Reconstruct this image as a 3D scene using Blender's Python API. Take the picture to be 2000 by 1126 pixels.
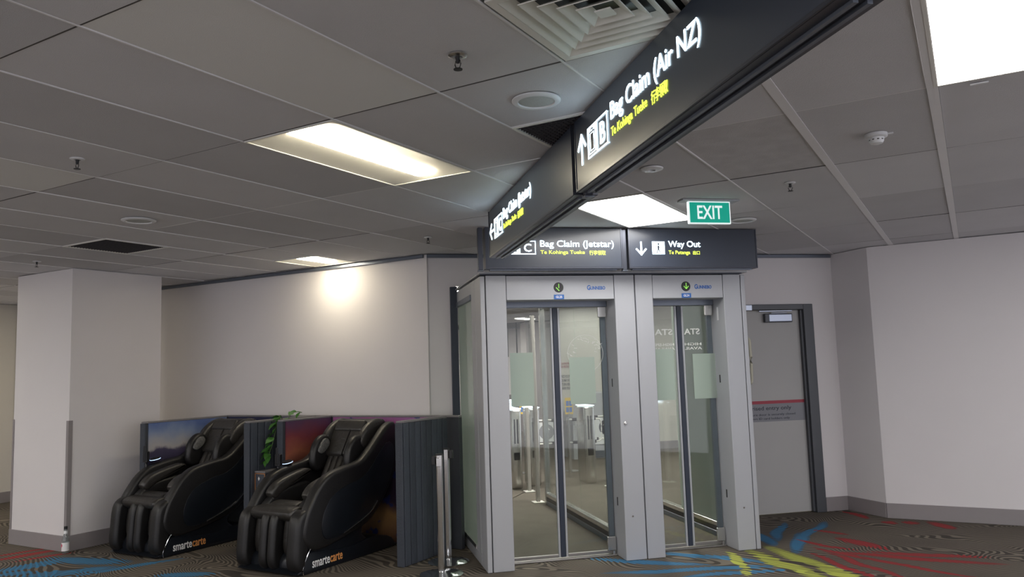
import bpy, bmesh, math, random
from mathutils import Vector, Matrix
random.seed(7)
S = bpy.context.scene
for o in list(bpy.data.objects): bpy.data.objects.remove(o)
COL = S.collection
R = math.radians
CEIL = 2.8025                      # ceiling height; the floor is z = 0

# ---------------------------------------------------------------- camera, world, exposure
cd = bpy.data.cameras.new('camera'); cam = bpy.data.objects.new('camera', cd); COL.objects.link(cam)
rx = Vector((0.86339858, 0.5034859, -0.03232406)); ux = Vector((0.07929745, -0.07215206, 0.99423639)); fx = Vector((-0.49825175, 0.8609855, 0.10222114))
cam.matrix_world = Matrix(((rx.x, ux.x, -fx.x, 0), (rx.y, ux.y, -fx.y, 0), (rx.z, ux.z, -fx.z, 1.63), (0, 0, 0, 1)))
cd.sensor_width = 36; cd.lens = 1545.77 / 2000 * 36; cd.clip_start = .05; cd.clip_end = 100
S.camera = cam
w = bpy.data.worlds.new('world'); S.world = w; w.use_nodes = True
w.node_tree.nodes['Background'].inputs[0].default_value = (.93, .92, 1.0, 1)
w.node_tree.nodes['Background'].inputs[1].default_value = .95
S.view_settings.view_transform = 'Standard'; S.view_settings.look = 'None'
S.view_settings.gamma = 1; S.view_settings.use_curve_mapping = False
S.view_settings.exposure = 0.55
PANEL_E = 9.5; TROFFER_E = 30.0; LETTER_E = 3.2

# ---------------------------------------------------------------- materials
def mat(name, color, rough=.6, metal=0, noise=None, bump=None, emit=0, spec=.5, coat=0, ecol=None):
    m = bpy.data.materials.new(name); m.use_nodes = True; nt = m.node_tree; b = nt.nodes['Principled BSDF']
    b.inputs['Base Color'].default_value = (*color, 1); b.inputs['Roughness'].default_value = rough
    b.inputs['Metallic'].default_value = metal; b.inputs['Specular IOR Level'].default_value = spec
    if coat: b.inputs['Coat Weight'].default_value = coat; b.inputs['Coat Roughness'].default_value = .15
    if emit:
        b.inputs['Emission Color'].default_value = (*(ecol or color), 1); b.inputs['Emission Strength'].default_value = emit
    tc = nt.nodes.new('ShaderNodeTexCoord')
    if noise:
        sc, amt = noise[0], noise[1]
        n = nt.nodes.new('ShaderNodeTexNoise'); n.inputs['Scale'].default_value = sc; n.inputs['Detail'].default_value = 4
        nt.links.new(tc.outputs['Object'], n.inputs['Vector'])
        mx = nt.nodes.new('ShaderNodeMix'); mx.data_type = 'RGBA'
        mx.inputs[6].default_value = (*[c * (1 - amt) for c in color], 1); mx.inputs[7].default_value = (*[min(1, c * (1 + amt)) for c in color], 1)
        nt.links.new(n.outputs['Fac'], mx.inputs[0]); nt.links.new(mx.outputs[2], b.inputs['Base Color'])
    if bump:
        n2 = nt.nodes.new('ShaderNodeTexNoise'); n2.inputs['Scale'].default_value = bump[0]; n2.inputs['Detail'].default_value = 5
        if len(bump) > 2: n2.inputs['Distortion'].default_value = bump[2]
        nt.links.new(tc.outputs['Object'], n2.inputs['Vector'])
        bp = nt.nodes.new('ShaderNodeBump'); bp.inputs['Strength'].default_value = bump[1]; bp.inputs['Distance'].default_value = .01
        nt.links.new(n2.outputs['Fac'], bp.inputs['Height']); nt.links.new(bp.outputs[0], b.inputs['Normal'])
    return m

def glass_mat(name, tint, refl=1.0, haze=0.0, hazecol=(.5, .55, .52)):
    m = bpy.data.materials.new(name); m.use_nodes = True; nt = m.node_tree; nt.nodes.clear()
    out = nt.nodes.new('ShaderNodeOutputMaterial'); tr = nt.nodes.new('ShaderNodeBsdfTransparent'); gl = nt.nodes.new('ShaderNodeBsdfGlossy')
    tr.inputs[0].default_value = (*tint, 1); gl.inputs['Roughness'].default_value = .02
    lw = nt.nodes.new('ShaderNodeLayerWeight'); lw.inputs[0].default_value = .5      # facing = 1 - |cos|
    pw = nt.nodes.new('ShaderNodeMath'); pw.operation = 'POWER'; pw.inputs[1].default_value = 5
    mul = nt.nodes.new('ShaderNodeMath'); mul.operation = 'MULTIPLY_ADD'; mul.inputs[1].default_value = .9 * refl; mul.inputs[2].default_value = .035 * refl
    mx = nt.nodes.new('ShaderNodeMixShader'); nt.links.new(lw.outputs['Facing'], pw.inputs[0]); nt.links.new(pw.outputs[0], mul.inputs[0]); nt.links.new(mul.outputs[0], mx.inputs[0])
    last = tr
    if haze:
        df = nt.nodes.new('ShaderNodeBsdfDiffuse'); df.inputs[0].default_value = (*hazecol, 1)
        tl = nt.nodes.new('ShaderNodeBsdfTranslucent'); tl.inputs[0].default_value = (*hazecol, 1)
        ad = nt.nodes.new('ShaderNodeMixShader'); ad.inputs[0].default_value = .5
        nt.links.new(df.outputs[0], ad.inputs[1]); nt.links.new(tl.outputs[0], ad.inputs[2])
        m2 = nt.nodes.new('ShaderNodeMixShader'); m2.inputs[0].default_value = haze
        nt.links.new(tr.outputs[0], m2.inputs[1]); nt.links.new(ad.outputs[0], m2.inputs[2]); last = m2
    nt.links.new(last.outputs[0], mx.inputs[1]); nt.links.new(gl.outputs[0], mx.inputs[2]); nt.links.new(mx.outputs[0], out.inputs[0])
    return m

M = {}
M['wall'] = mat('painted vinyl wall', (.73, .70, .705), .62, noise=(1.6, .035), bump=(420, .12))
M['wall_warm'] = mat('cream wall', (.60, .575, .52), .7, noise=(1.3, .04))
M['skirting'] = mat('taupe skirting', (.27, .245, .25), .55, noise=(9, .05))
M['tile'] = [mat('ceiling board %s' % k, tuple(c * v for c in (.60, .595, .615)), .92, noise=(2.2, .07), bump=(260, .35)) for k, v in (('mid', 1.06), ('dark', .9), ('worn', .95), ('pale', 1.04))]
M['tile_pale'] = mat('paler ceiling board', (.74, .74, .73), .9, noise=(2, .03), bump=(260, .2))  # boards paler than the rest
M['tile_scuffed'] = mat('scuffed ceiling board', (.54, .53, .54), .9, noise=(9, .18), bump=(200, .4))
M['slab'] = mat('ceiling void', (.12, .12, .12), .95, noise=(3, .1))
M['bar'] = mat('ceiling bar paint', (.78, .77, .78), .5, noise=(4, .04))
M['bar_dark'] = mat('ceiling joint', (.09, .085, .085), .8, noise=(4, .1))
M['alu'] = mat('grey powder coated metal', (.40, .41, .435), .42, .15, noise=(2.5, .02), bump=(600, .04))
M['alu_dark'] = mat('slate anodised metal', (.16, .18, .22), .35, .5, noise=(6, .04))
M['navy'] = mat('navy rubber seal', (.022, .03, .05), .45, noise=(8, .1))
M['steel'] = mat('brushed stainless steel', (.62, .61, .59), .26, 1, noise=(12, .05))
M['post_paint'] = mat('stone grey metal', (.40, .38, .35), .4, .2, noise=(8, .04))
M['threshold'] = mat('worn steel', (.26, .25, .24), .4, .6, noise=(12, .1))
M['chrome'] = mat('polished chrome', (.82, .83, .85), .12, 1, noise=(5, .02))
M['sign'] = mat('charcoal sign acrylic', (.034, .042, .062), .33, 0, noise=(2, .06), coat=.25)
M['sign_frame'] = mat('charcoal sign extrusion', (.07, .075, .095), .3, .6, noise=(5, .05))
M['letter_white'] = mat('lit white lettering', (.86, .94, 1), .5, emit=LETTER_E, ecol=(.68, .88, 1), noise=(3, .01))
M['letter_lime'] = mat('lit lime lettering', (.7, .85, .1), .5, emit=1.3, ecol=(.66, .86, .07), noise=(3, .01))
M['led'] = mat('led diffuser', (1, .98, .93), .5, emit=PANEL_E, ecol=(1, .975, .94), noise=(3, .01))
M['led_warm'] = mat('warm tube lens', (1, .93, .75), .5, emit=TROFFER_E, ecol=(1, .9, .68), noise=(3, .01))
M['led_fill'] = mat('interior fill lens', (1, .95, .85), .5, emit=34, ecol=(1, .95, .88), noise=(3, .01))  # for the added interior fill lights only
M['white_metal'] = mat('white enamel', (.78, .77, .72), .42, noise=(5, .02))
M['white_plastic'] = mat('white plastic', (.74, .75, .77), .35, noise=(20, .02))
M['grille'] = mat('pale speaker mesh', (.50, .52, .50), .6, noise=(60, .1), bump=(400, .5))
M['dark_grille'] = mat('dark eggcrate grille', (.05, .045, .05), .7, noise=(30, .2))
M['leather'] = mat('black leather', (.0075, .007, .0075), .44, noise=(14, .25), bump=(60, .12), spec=.55)
M['leather_worn'] = mat('worn black leather', (.019, .017, .015), .42, noise=(9, .3), bump=(14, .55, 1.0), spec=.8)
M['shell'] = mat('black moulded shell', (.007, .009, .013), .3, noise=(6, .2), bump=(90, .08))
M['silver_cloth'] = mat('crinkled grey lining', (.16, .16, .155), .28, .3, noise=(45, .8), bump=(45, 1.0, 2))
M['plank'] = [mat('charcoal plank %s' % k, tuple(c * v for c in (.050, .059, .078)), .6, noise=(7, .16), bump=(70, .35)) for k, v in (('a', 1), ('b', .88), ('c', 1.12))]
M['partition'] = mat('charcoal partition', (.045, .05, .060), .6, noise=(8, .1), bump=(120, .2))
M['partition_rim'] = mat('grey partition top', (.2, .19, .2), .6, noise=(8, .1))
M['copper'] = mat('copper edging', (.62, .30, .14), .35, .6, noise=(20, .05))
M['leaf'] = mat('pothos leaf', (.05, .17, .025), .5, noise=(30, .35), spec=.5)
M['stem'] = mat('vine stem', (.08, .14, .04), .6, noise=(30, .2))
M['exit_green'] = mat('exit green', (.0, .24, .17), .4, emit=.35, ecol=(.0, .45, .32), noise=(6, .03))
M['exit_white'] = mat('exit lettering', (.85, .9, .9), .4, emit=.45, ecol=(.85, .95, .95), noise=(3, .01))
M['door'] = mat('grey white door paint', (.44, .435, .425), .5, noise=(2, .04), bump=(300, .05))
M['door_frame'] = mat('slate door frame', (.085, .09, .10), .42, .2, noise=(5, .08))
M['closer'] = mat('satin silver', (.42, .46, .55), .3, .8, noise=(8, .05))
M['red_strip'] = mat('red vinyl', (.36, .035, .06), .5, noise=(9, .05))
M['grey_strip'] = mat('grey vinyl', (.24, .245, .27), .5, noise=(9, .03))
M['ink'] = mat('dark ink', (.02, .025, .045), .5, noise=(9, .05))
M['cream'] = mat('cream plastic', (.62, .60, .47), .4, noise=(9, .03))
M['blue'] = mat('royal blue print', (.03, .13, .42), .5, noise=(9, .05))
M['black'] = mat('black plastic', (.012, .012, .014), .4, noise=(9, .1))
M['led_green'] = mat('green led dots', (.3, .8, .1), .5, emit=.5, ecol=(.35, .8, .12), noise=(3, .01))
M['led_blue'] = mat('blue white led ring', (.6, .75, 1), .5, emit=1.1, ecol=(.5, .68, 1), noise=(3, .01))
M['print_white'] = mat('white print', (.8, .8, .8), .5, noise=(9, .02))
M['print_orange'] = mat('orange print', (.75, .32, .10), .5, noise=(9, .02))
M['frost'] = glass_mat('frosted film', (.8, .9, .85), .5, .86, (.55, .62, .57))
M['frost_dim'] = glass_mat('faint etching', (.9, .95, .92), .3, .8, (.85, .86, .85))
M['glass'] = glass_mat('clear glass', (.95, .975, .96), 1.1)
M['glass_green'] = glass_mat('green tinted glass', (.70, .76, .72), 1.0, .5, (.66, .72, .66))
M['yellow'] = mat('yellow notice', (.75, .50, .05), .5, noise=(9, .03))
M['bottle_glass'] = glass_mat('clear bottle', (.75, .8, .8), 1.5, .15, (.7, .7, .7))
M['pink'] = mat('pink label', (.65, .12, .18), .5, noise=(30, .4))
M['carpet_plain'] = mat('plain brown carpet', (.115, .098, .08), .95, noise=(3, .25), bump=(300, .5))
M['screen'] = mat('lit white screen', (.8, .9, 1), .4, emit=1.2, ecol=(.8, .9, 1), noise=(3, .01))

def poster_mat(name, stops, axis='Z', cloud=None, lo=0, hi=1.22):
    """flat printed picture: a colour ramp up the panel with soft printed clouds"""
    m = bpy.data.materials.new(name); m.use_nodes = True; nt = m.node_tree; b = nt.nodes['Principled BSDF']
    b.inputs['Roughness'].default_value = .35
    tc = nt.nodes.new('ShaderNodeTexCoord'); sp = nt.nodes.new('ShaderNodeSeparateXYZ'); nt.links.new(tc.outputs['Object'], sp.inputs[0])
    n = nt.nodes.new('ShaderNodeTexNoise'); n.inputs['Scale'].default_value = 2.5; n.inputs['Detail'].default_value = 5; nt.links.new(tc.outputs['Object'], n.inputs['Vector'])
    ma = nt.nodes.new('ShaderNodeMapRange'); ma.inputs[1].default_value = lo; ma.inputs[2].default_value = hi; nt.links.new(sp.outputs[axis], ma.inputs[0])
    ad = nt.nodes.new('ShaderNodeMath'); ad.operation = 'MULTIPLY_ADD'; ad.inputs[1].default_value = .35; nt.links.new(n.outputs['Fac'], ad.inputs[0]); nt.links.new(ma.outputs[0], ad.inputs[2])
    sb = nt.nodes.new('ShaderNodeMath'); sb.operation = 'SUBTRACT'; sb.inputs[1].default_value = .17; nt.links.new(ad.outputs[0], sb.inputs[0])
    cr = nt.nodes.new('ShaderNodeValToRGB'); el = cr.color_ramp.elements
    el[0].position = stops[0][0]; el[0].color = (*stops[0][1], 1); el[1].position = stops[-1][0]; el[1].color = (*stops[-1][1], 1)
    for p, c in stops[1:-1]: e_ = el.new(p); e_.color = (*c, 1)
    nt.links.new(sb.outputs[0], cr.inputs[0]); last = cr.outputs[0]
    if cloud:
        n2 = nt.nodes.new('ShaderNodeTexNoise'); n2.inputs['Scale'].default_value = cloud[1]; n2.inputs['Detail'].default_value = 3; nt.links.new(tc.outputs['Object'], n2.inputs['Vector'])
        c2 = nt.nodes.new('ShaderNodeMapRange'); c2.inputs[1].default_value = cloud[2]; c2.inputs[2].default_value = cloud[2] + .05; nt.links.new(n2.outputs['Fac'], c2.inputs[0])
        mx = nt.nodes.new('ShaderNodeMix'); mx.data_type = 'RGBA'; nt.links.new(c2.outputs[0], mx.inputs[0]); nt.links.new(last, mx.inputs[6]); mx.inputs[7].default_value = (*cloud[0], 1); last = mx.outputs[2]
    nt.links.new(last, b.inputs['Base Color']); return m
M['poster_sky'] = poster_mat('sunset sky print', [(0, (.02, .02, .03)), (.62, (.035, .03, .06)), (.74, (.07, .06, .11)), (.77, (.42, .40, .40)), (.9, (.22, .28, .42)), (1, (.10, .15, .34))], cloud=((.75, .33, .14), 4.2, .66))
M['poster_red'] = poster_mat('red dusk print', [(0, (.02, .015, .02)), (.55, (.05, .02, .03)), (.72, (.36, .12, .07)), (.84, (.22, .05, .06)), (1, (.10, .05, .11))])
M['poster_pink'] = poster_mat('pink dusk print', [(0, (.10, .05, .04)), (.2, (.30, .17, .07)), (.34, (.035, .022, .045)), (.8, (.06, .04, .09)), (.93, (.40, .13, .32)), (1, (.30, .12, .30))], cloud=((.03, .04, .16), 6, .6))
M['poster_navy'] = poster_mat('navy dusk print', [(0, (.25, .28, .33)), (.3, (.12, .12, .16)), (.45, (.03, .03, .06)), (1, (.03, .035, .09))])

# carpet: contour-line weave with coloured flecks woven in
def carpet():
    m = bpy.data.materials.new('patterned carpet'); m.use_nodes = True; nt = m.node_tree; b = nt.nodes['Principled BSDF']; b.inputs['Roughness'].default_value = .95
    b.inputs['Specular IOR Level'].default_value = .15
    L = nt.links.new
    def N(t, **k):
        n = nt.nodes.new(t)
        for a, v in k.items(): setattr(n, a, v)
        return n
    def math_(op, a, b_=None, c=None, clamp=False):
        n = N('ShaderNodeMath', operation=op); n.use_clamp = clamp
        for i, v in enumerate((a, b_, c)):
            if v is None: continue
            if isinstance(v, (int, float)): n.inputs[i].default_value = v
            else: L(v, n.inputs[i])
        return n.outputs[0]
    tc = N('ShaderNodeTexCoord').outputs['Object']
    n1 = N('ShaderNodeTexNoise'); mp0 = N('ShaderNodeMapping'); mp0.inputs['Rotation'].default_value = (0, 0, .5); mp0.inputs['Scale'].default_value = (.9, 1.5, 1); L(tc, mp0.inputs['Vector'])
    n1.inputs['Scale'].default_value = .85; n1.inputs['Detail'].default_value = 1.5; n1.inputs['Roughness'].default_value = .35; n1.inputs['Distortion'].default_value = .7; L(mp0.outputs[0], n1.inputs['Vector'])
    sx = N('ShaderNodeSeparateXYZ'); L(tc, sx.inputs[0])
    lin = math_('MULTIPLY_ADD', sx.outputs['X'], 4 * 6.28, math_('MULTIPLY', sx.outputs['Y'], 30 * 6.28))
    ph = math_('MULTIPLY_ADD', n1.outputs['Fac'], 42 * 6.28, lin)
    stripe = math_('SINE', ph)
    n3 = N('ShaderNodeTexNoise'); n3.inputs['Scale'].default_value = 1.3; L(tc, n3.inputs['Vector'])
    thr = math_('MULTIPLY_ADD', n3.outputs['Fac'], 1.6, -.9)
    st = math_('MULTIPLY_ADD', math_('ADD', stripe, thr), 1.6, .45, clamp=True)
    # warp so the flecks follow the weave
    n4 = N('ShaderNodeTexNoise'); n4.inputs['Scale'].default_value = 2.2; n4.inputs['Detail'].default_value = 0; L(tc, n4.inputs['Vector'])
    sub = N('ShaderNodeVectorMath', operation='SUBTRACT'); L(n4.outputs['Color'], sub.inputs[0]); sub.inputs[1].default_value = (.5, .5, .5)
    sc = N('ShaderNodeVectorMath', operation='SCALE'); L(sub.outputs[0], sc.inputs[0]); sc.inputs['Scale'].default_value = .12
    wv = N('ShaderNodeVectorMath', operation='ADD'); L(tc, wv.inputs[0]); L(sc.outputs[0], wv.inputs[1]); wv = wv.outputs[0]
    base = N('ShaderNodeMix', data_type='RGBA'); base.inputs[6].default_value = (.062, .054, .047, 1)
    big = N('ShaderNodeTexNoise'); big.inputs['Scale'].default_value = .8; L(tc, big.inputs['Vector'])
    lc = N('ShaderNodeMix', data_type='RGBA'); L(big.outputs['Fac'], lc.inputs[0]); lc.inputs[6].default_value = (.13, .112, .093, 1); lc.inputs[7].default_value = (.22, .19, .155, 1)
    segs = [('B',-2.51,6.44,.18,.34,.05),('B',-2.06,6.34,.59,.51,.05),('B',-2.05,6.79,.01,.37,.05),('B',-1.76,6.33,.72,.34,.04),('B',-1.51,7.63,1.66,.3,.06),('B',-1.49,8.15,1.45,.35,.04),('B',-1.76,8.04,1.67,.31,.04),('B',-1.84,7.69,-1.14,.22,.05),('B',-7.57,4.17,1.5,.23,.1),('B',-7.27,4.51,.24,.34,.1),('B',-7.01,4.18,.78,.28,.09),('B',-6.63,4.51,1.15,.33,.05),('B',-5.93,4.53,.57,.19,.06),('B',-7.39,3.95,.68,.12,.06),('R',-8.09,4.44,1.36,.24,.05),('R',-8.27,4.49,1.27,.2,.03),('R',-7.83,4.44,1.24,.19,.03),('Y',-1.46,6.76,-.82,.41,.07),('Y',-1.26,6.9,-.75,.47,.06),('Y',-1.83,6.74,-1.08,.23,.04),('Y',-1.68,6.39,-1.0,.07,.03),('Y',-1.1,6.63,-.83,.13,.04),('R',-1.03,6.89,-.87,.35,.03),('R',-.86,6.96,-.8,.36,.03),('R',-.56,7.07,-.37,.37,.03),('R',-.59,7.36,.03,.45,.05),('R',-.5,7.54,.19,.32,.05),('R',-1.1,7.31,-.64,.19,.03),('R',-1.29,7.62,-.46,.21,.03),('R',-1.0,7.79,-.62,.2,.06),('R',-.84,8.84,-.83,.06,.05),('R',-.43,8.86,-1.0,.13,.05),('R',-.67,8.9,-1.06,.05,.05),('R',-1.2,9.15,-.94,.15,.04),('R',-1.31,8.18,-.34,.13,.03)]
    colr = {'B': (.045, .19, .36), 'R': (.33, .035, .04), 'Y': (.42, .46, .09)}
    acc = {}
    for c, x, y, a, hl, hw in segs:
        mp = N('ShaderNodeMapping', vector_type='TEXTURE'); mp.inputs['Location'].default_value = (x, y, 0); mp.inputs['Rotation'].default_value = (0, 0, a); mp.inputs['Scale'].default_value = (hl * 1.2, hw * 1.15, 1)
        L(wv, mp.inputs['Vector']); ln = N('ShaderNodeVectorMath', operation='LENGTH'); L(mp.outputs[0], ln.inputs[0])
        acc[c] = ln.outputs['Value'] if c not in acc else math_('MINIMUM', acc[c], ln.outputs['Value'])
    light = lc.outputs[2]; stc = st
    for c in 'BRY':
        f = math_('MULTIPLY_ADD', math_('MULTIPLY_ADD', stripe, -.22, acc[c]), -9, 10.0, clamp=True)
        stc = math_('MAXIMUM', stc, math_('MULTIPLY', f, .6))
        mx = N('ShaderNodeMix', data_type='RGBA'); L(f, mx.inputs[0]); L(light, mx.inputs[6]); mx.inputs[7].default_value = (*colr[c], 1); light = mx.outputs[2]
    L(stc, base.inputs[0]); L(light, base.inputs[7]); L(base.outputs[2], b.inputs['Base Color'])
    # coloured yarn is denser: lift the stripe threshold there
    bp = N('ShaderNodeBump'); bp.inputs['Strength'].default_value = .35; bp.inputs['Distance'].default_value = .004; L(st, bp.inputs['Height']); L(bp.outputs[0], b.inputs['Normal'])
    return m
M['carpet'] = carpet()

# ---------------------------------------------------------------- mesh helpers
def link(name, bm, m, parent=None, smooth=False, **props):
    me = bpy.data.meshes.new(name); bmesh.ops.recalc_face_normals(bm, faces=bm.faces); bm.to_mesh(me); bm.free()
    if smooth:
        me.shade_smooth()
        try: me.set_sharp_from_angle(angle=R(38))
        except Exception: pass
    for x in (m if isinstance(m, list) else [m]): me.materials.append(x)
    o = bpy.data.objects.new(name, me); COL.objects.link(o)
    if parent: o.parent = parent
    for k, v in props.items(): o[k] = v
    return o
def tag(o, label, cat, group=None):
    o['label'] = label; o['category'] = cat
    if group: o['group'] = group
    return o
def thing(name, label, cat, loc=(0, 0, 0), rz=0, group=None):
    o = bpy.data.objects.new(name, None); COL.objects.link(o); o.empty_display_size = .1
    o.location = loc; o.rotation_euler = (0, 0, rz)
    return tag(o, label, cat, group)
def box(bm, x0, x1, y0, y1, z0, z1, bev=0, seg=1, mtx=None):
    c = bmesh.ops.create_cube(bm, size=1, matrix=Matrix.Translation(((x0 + x1) / 2, (y0 + y1) / 2, (z0 + z1) / 2)) @ Matrix.Diagonal((abs(x1 - x0), abs(y1 - y0), abs(z1 - z0), 1)))
    vs = c['verts']
    if bev:
        es = list({e for v in vs for e in v.link_edges})
        r = bmesh.ops.bevel(bm, geom=es, offset=bev, segments=seg, affect='EDGES', profile=.5)
        vs = list({v for v in r['verts']} | {v for v in vs if v.is_valid})
    if mtx is not None: bmesh.ops.transform(bm, matrix=mtx, verts=[v for v in vs if v.is_valid])
    return bm
def B(*a, **k): return box(bmesh.new(), *a, **k)
def pad(w, d, h, bev, seg=4, mtx=None):
    bm = bmesh.new(); box(bm, -w / 2, w / 2, -d / 2, d / 2, -h / 2, h / 2, bev, seg)
    if mtx is not None: bmesh.ops.transform(bm, matrix=mtx, verts=bm.verts)
    return bm
def cyl(bm, p0, p1, r0, r1=None, seg=20, caps=True):
    p0, p1 = Vector(p0), Vector(p1); d = p1 - p0; r1 = r0 if r1 is None else r1
    q = Vector((0, 0, 1)).rotation_difference(d.normalized()).to_matrix().to_4x4()
    bmesh.ops.create_cone(bm, cap_ends=caps, segments=seg, radius1=r0, radius2=r1, depth=d.length, matrix=Matrix.Translation((p0 + p1) / 2) @ q)
    return bm
def lathe(bm, prof, seg=24, loc=(0, 0, 0)):
    rings = []
    for r, z in prof:
        rings.append([bm.verts.new((loc[0] + r * math.cos(t * math.tau / seg), loc[1] + r * math.sin(t * math.tau / seg), loc[2] + z)) for t in range(seg)] if r > 1e-5 else [bm.verts.new((loc[0], loc[1], loc[2] + z))])
    for a, b_ in zip(rings, rings[1:]):
        for i in range(seg):
            j = (i + 1) % seg
            if len(a) == 1 and len(b_) == 1: continue
            if len(a) == 1: bm.faces.new((a[0], b_[i], b_[j]))
            elif len(b_) == 1: bm.faces.new((a[i], a[j], b_[0]))
            else: bm.faces.new((a[i], a[j], b_[j], b_[i]))
    return bm
def tube(bm, pts, r, seg=8):
    pts = [Vector(p) for p in pts]; rings = []
    for i, p in enumerate(pts):
        d = (pts[min(i + 1, len(pts) - 1)] - pts[max(i - 1, 0)]).normalized()
        s = d.cross(Vector((0, 0, 1)));  s = s.normalized() if s.length > 1e-3 else Vector((1, 0, 0))
        u = s.cross(d).normalized()
        rings.append([bm.verts.new(p + s * r * math.cos(k * math.tau / seg) + u * r * math.sin(k * math.tau / seg)) for k in range(seg)])
    for a, b_ in zip(rings, rings[1:]):
        for k in range(seg): bm.faces.new((a[k], a[(k + 1) % seg], b_[(k + 1) % seg], b_[k]))
    bm.faces.new(rings[0][::-1]); bm.faces.new(rings[-1]); return bm
def spline(pts, sub=5, closed=True):
    n = len(pts); out = []
    rng = range(n) if closed else range(n - 1)
    for i in rng:
        g = (lambda k: pts[k % n]) if closed else (lambda k: pts[max(0, min(n - 1, k))])
        p0, p1, p2, p3 = g(i - 1), g(i), g(i + 1), g(i + 2)
        for s in range(sub):
            t = s / sub
            out.append(tuple(.5 * ((2 * b_) + (-a + c) * t + (2 * a - 5 * b_ + 4 * c - d) * t * t + (-a + 3 * b_ - 3 * c + d) * t ** 3) for a, b_, c, d in zip(p0, p1, p2, p3)))
    if not closed: out.append(tuple(pts[-1]))
    return out
def slab_yz(outline, x0, x1, bev=.02, seg=3, sub=4, smooth_outline=True):
    """outline in (y, z), extruded along x, with rounded rims"""
    pts = spline(outline, sub) if smooth_outline else outline
    bm = bmesh.new(); a = [bm.verts.new((x0, y, z)) for y, z in pts]; f = bm.faces.new(a)
    r = bmesh.ops.extrude_face_region(bm, geom=[f]); vs = [v for v in r['geom'] if isinstance(v, bmesh.types.BMVert)]
    bmesh.ops.translate(bm, vec=(x1 - x0, 0, 0), verts=vs)
    if bev:
        es = [e for e in bm.edges if abs(e.verts[0].co.x - e.verts[1].co.x) < 1e-6]
        bmesh.ops.bevel(bm, geom=es, offset=bev, segments=seg, affect='EDGES', profile=.5)
    return bm

def text(name, s, x0, x1, z0, z1, m, parent=None, y=0, depth=.002, bold=0, mirror=False, **props):
    """lettering standing in the local XZ plane, facing -Y, fitted to a rectangle"""
    cu = bpy.data.curves.new('t', 'FONT'); cu.body = s; cu.size = 1; cu.resolution_u = 3; cu.offset = bold; cu.extrude = .001
    o = bpy.data.objects.new('t', cu); COL.objects.link(o); dg = bpy.context.evaluated_depsgraph_get(); dg.update()
    me = bpy.data.meshes.new_from_object(o.evaluated_get(dg)); bpy.data.objects.remove(o)
    xs = [v.co.x for v in me.vertices]; ys = [v.co.y for v in me.vertices]; zs = [v.co.z for v in me.vertices]
    if not xs: return None
    X0, X1, Y0, Y1, Z0, Z1 = min(xs), max(xs), min(ys), max(ys), min(zs), max(zs)
    for v in me.vertices:
        u = (v.co.x - X0) / (X1 - X0); u = 1 - u if mirror else u
        v.co = (x0 + u * (x1 - x0), y - depth * (v.co.z - Z0) / (Z1 - Z0), z0 + (v.co.y - Y0) / (Y1 - Y0) * (z1 - z0))
    me.name = name; me.materials.clear(); me.materials.append(m)
    n = bpy.data.objects.new(name, me); COL.objects.link(n)
    if parent: n.parent = parent
    for k, v in props.items(): n[k] = v
    return n
def flat_poly(bm, pts, y, depth=.002):
    """polygon in XZ with thickness towards -Y"""
    a = [bm.verts.new((p[0], y, p[1])) for p in pts]; b_ = [bm.verts.new((p[0], y - depth, p[1])) for p in pts]
    bm.faces.new(a); bm.faces.new(b_[::-1])
    for i in range(len(pts)): j = (i + 1) % len(pts); bm.faces.new((a[i], a[j], b_[j], b_[i]))
    return bm
def stroke(bm, p, q, w_, y, depth=.002):
    d = Vector((q[0] - p[0], q[1] - p[1])).normalized() * w_ / 2; nx, nz = -d.y, d.x
    return flat_poly(bm, [(p[0] + nx - d.x, p[1] + nz - d.y), (q[0] + nx + d.x, q[1] + nz + d.y), (q[0] - nx + d.x, q[1] - nz + d.y), (p[0] - nx - d.x, p[1] - nz - d.y)], y, depth)
def ring_xz(bm, cx, cz, r0, r1, y, depth=.002, seg=40):
    for k in range(seg):
        a, b_ = k * math.tau / seg, (k + 1) * math.tau / seg
        flat_poly(bm, [(cx + r0 * math.cos(a), cz + r0 * math.sin(a)), (cx + r1 * math.cos(a), cz + r1 * math.sin(a)), (cx + r1 * math.cos(b_), cz + r1 * math.sin(b_)), (cx + r0 * math.cos(b_), cz + r0 * math.sin(b_))], y, depth)
    return bm
def struct(name, bm, m, **p):
    return link(name, bm, m, None, kind='structure', **p)

# frame of the gates: origin at the left front foot, X along the front, Y into the corridor
GA = R(42.932); GP = Vector((-3.488, 5.59, 0)); GE = Vector((math.cos(GA), math.sin(GA), 0)); GN = Vector((-math.sin(GA), math.cos(GA), 0))
def G(s, t, z=0): return GP + GE * s + GN * t + Vector((0, 0, z))

# ================================================================= SETTING
struct('floor', B(-20, 5, -5, 27, -.1, 0), M['carpet'])
fl = bmesh.new()
box(fl, .0, 2.36, .23, 1.449, .0005, .004)
bmesh.ops.transform(fl, matrix=Matrix.Translation(GP) @ Matrix.Rotation(GA, 4, 'Z'), verts=fl.verts)
pg = [G(-.335, 1.45), G(9, 1.45), G(9, 17), Vector((-19, 18, 0)), Vector((-19, 6.43, 0)), Vector((-4.7, 6.43, 0))]
a_ = [fl.verts.new((p.x, p.y, .0005)) for p in pg]; f_ = fl.faces.new(a_); r_ = bmesh.ops.extrude_face_region(fl, geom=[f_]); bmesh.ops.translate(fl, vec=(0, 0, .0035), verts=[v for v in r_['geom'] if isinstance(v, bmesh.types.BMVert)])
struct('floor_corridor', fl, M['carpet_plain'])

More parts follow.
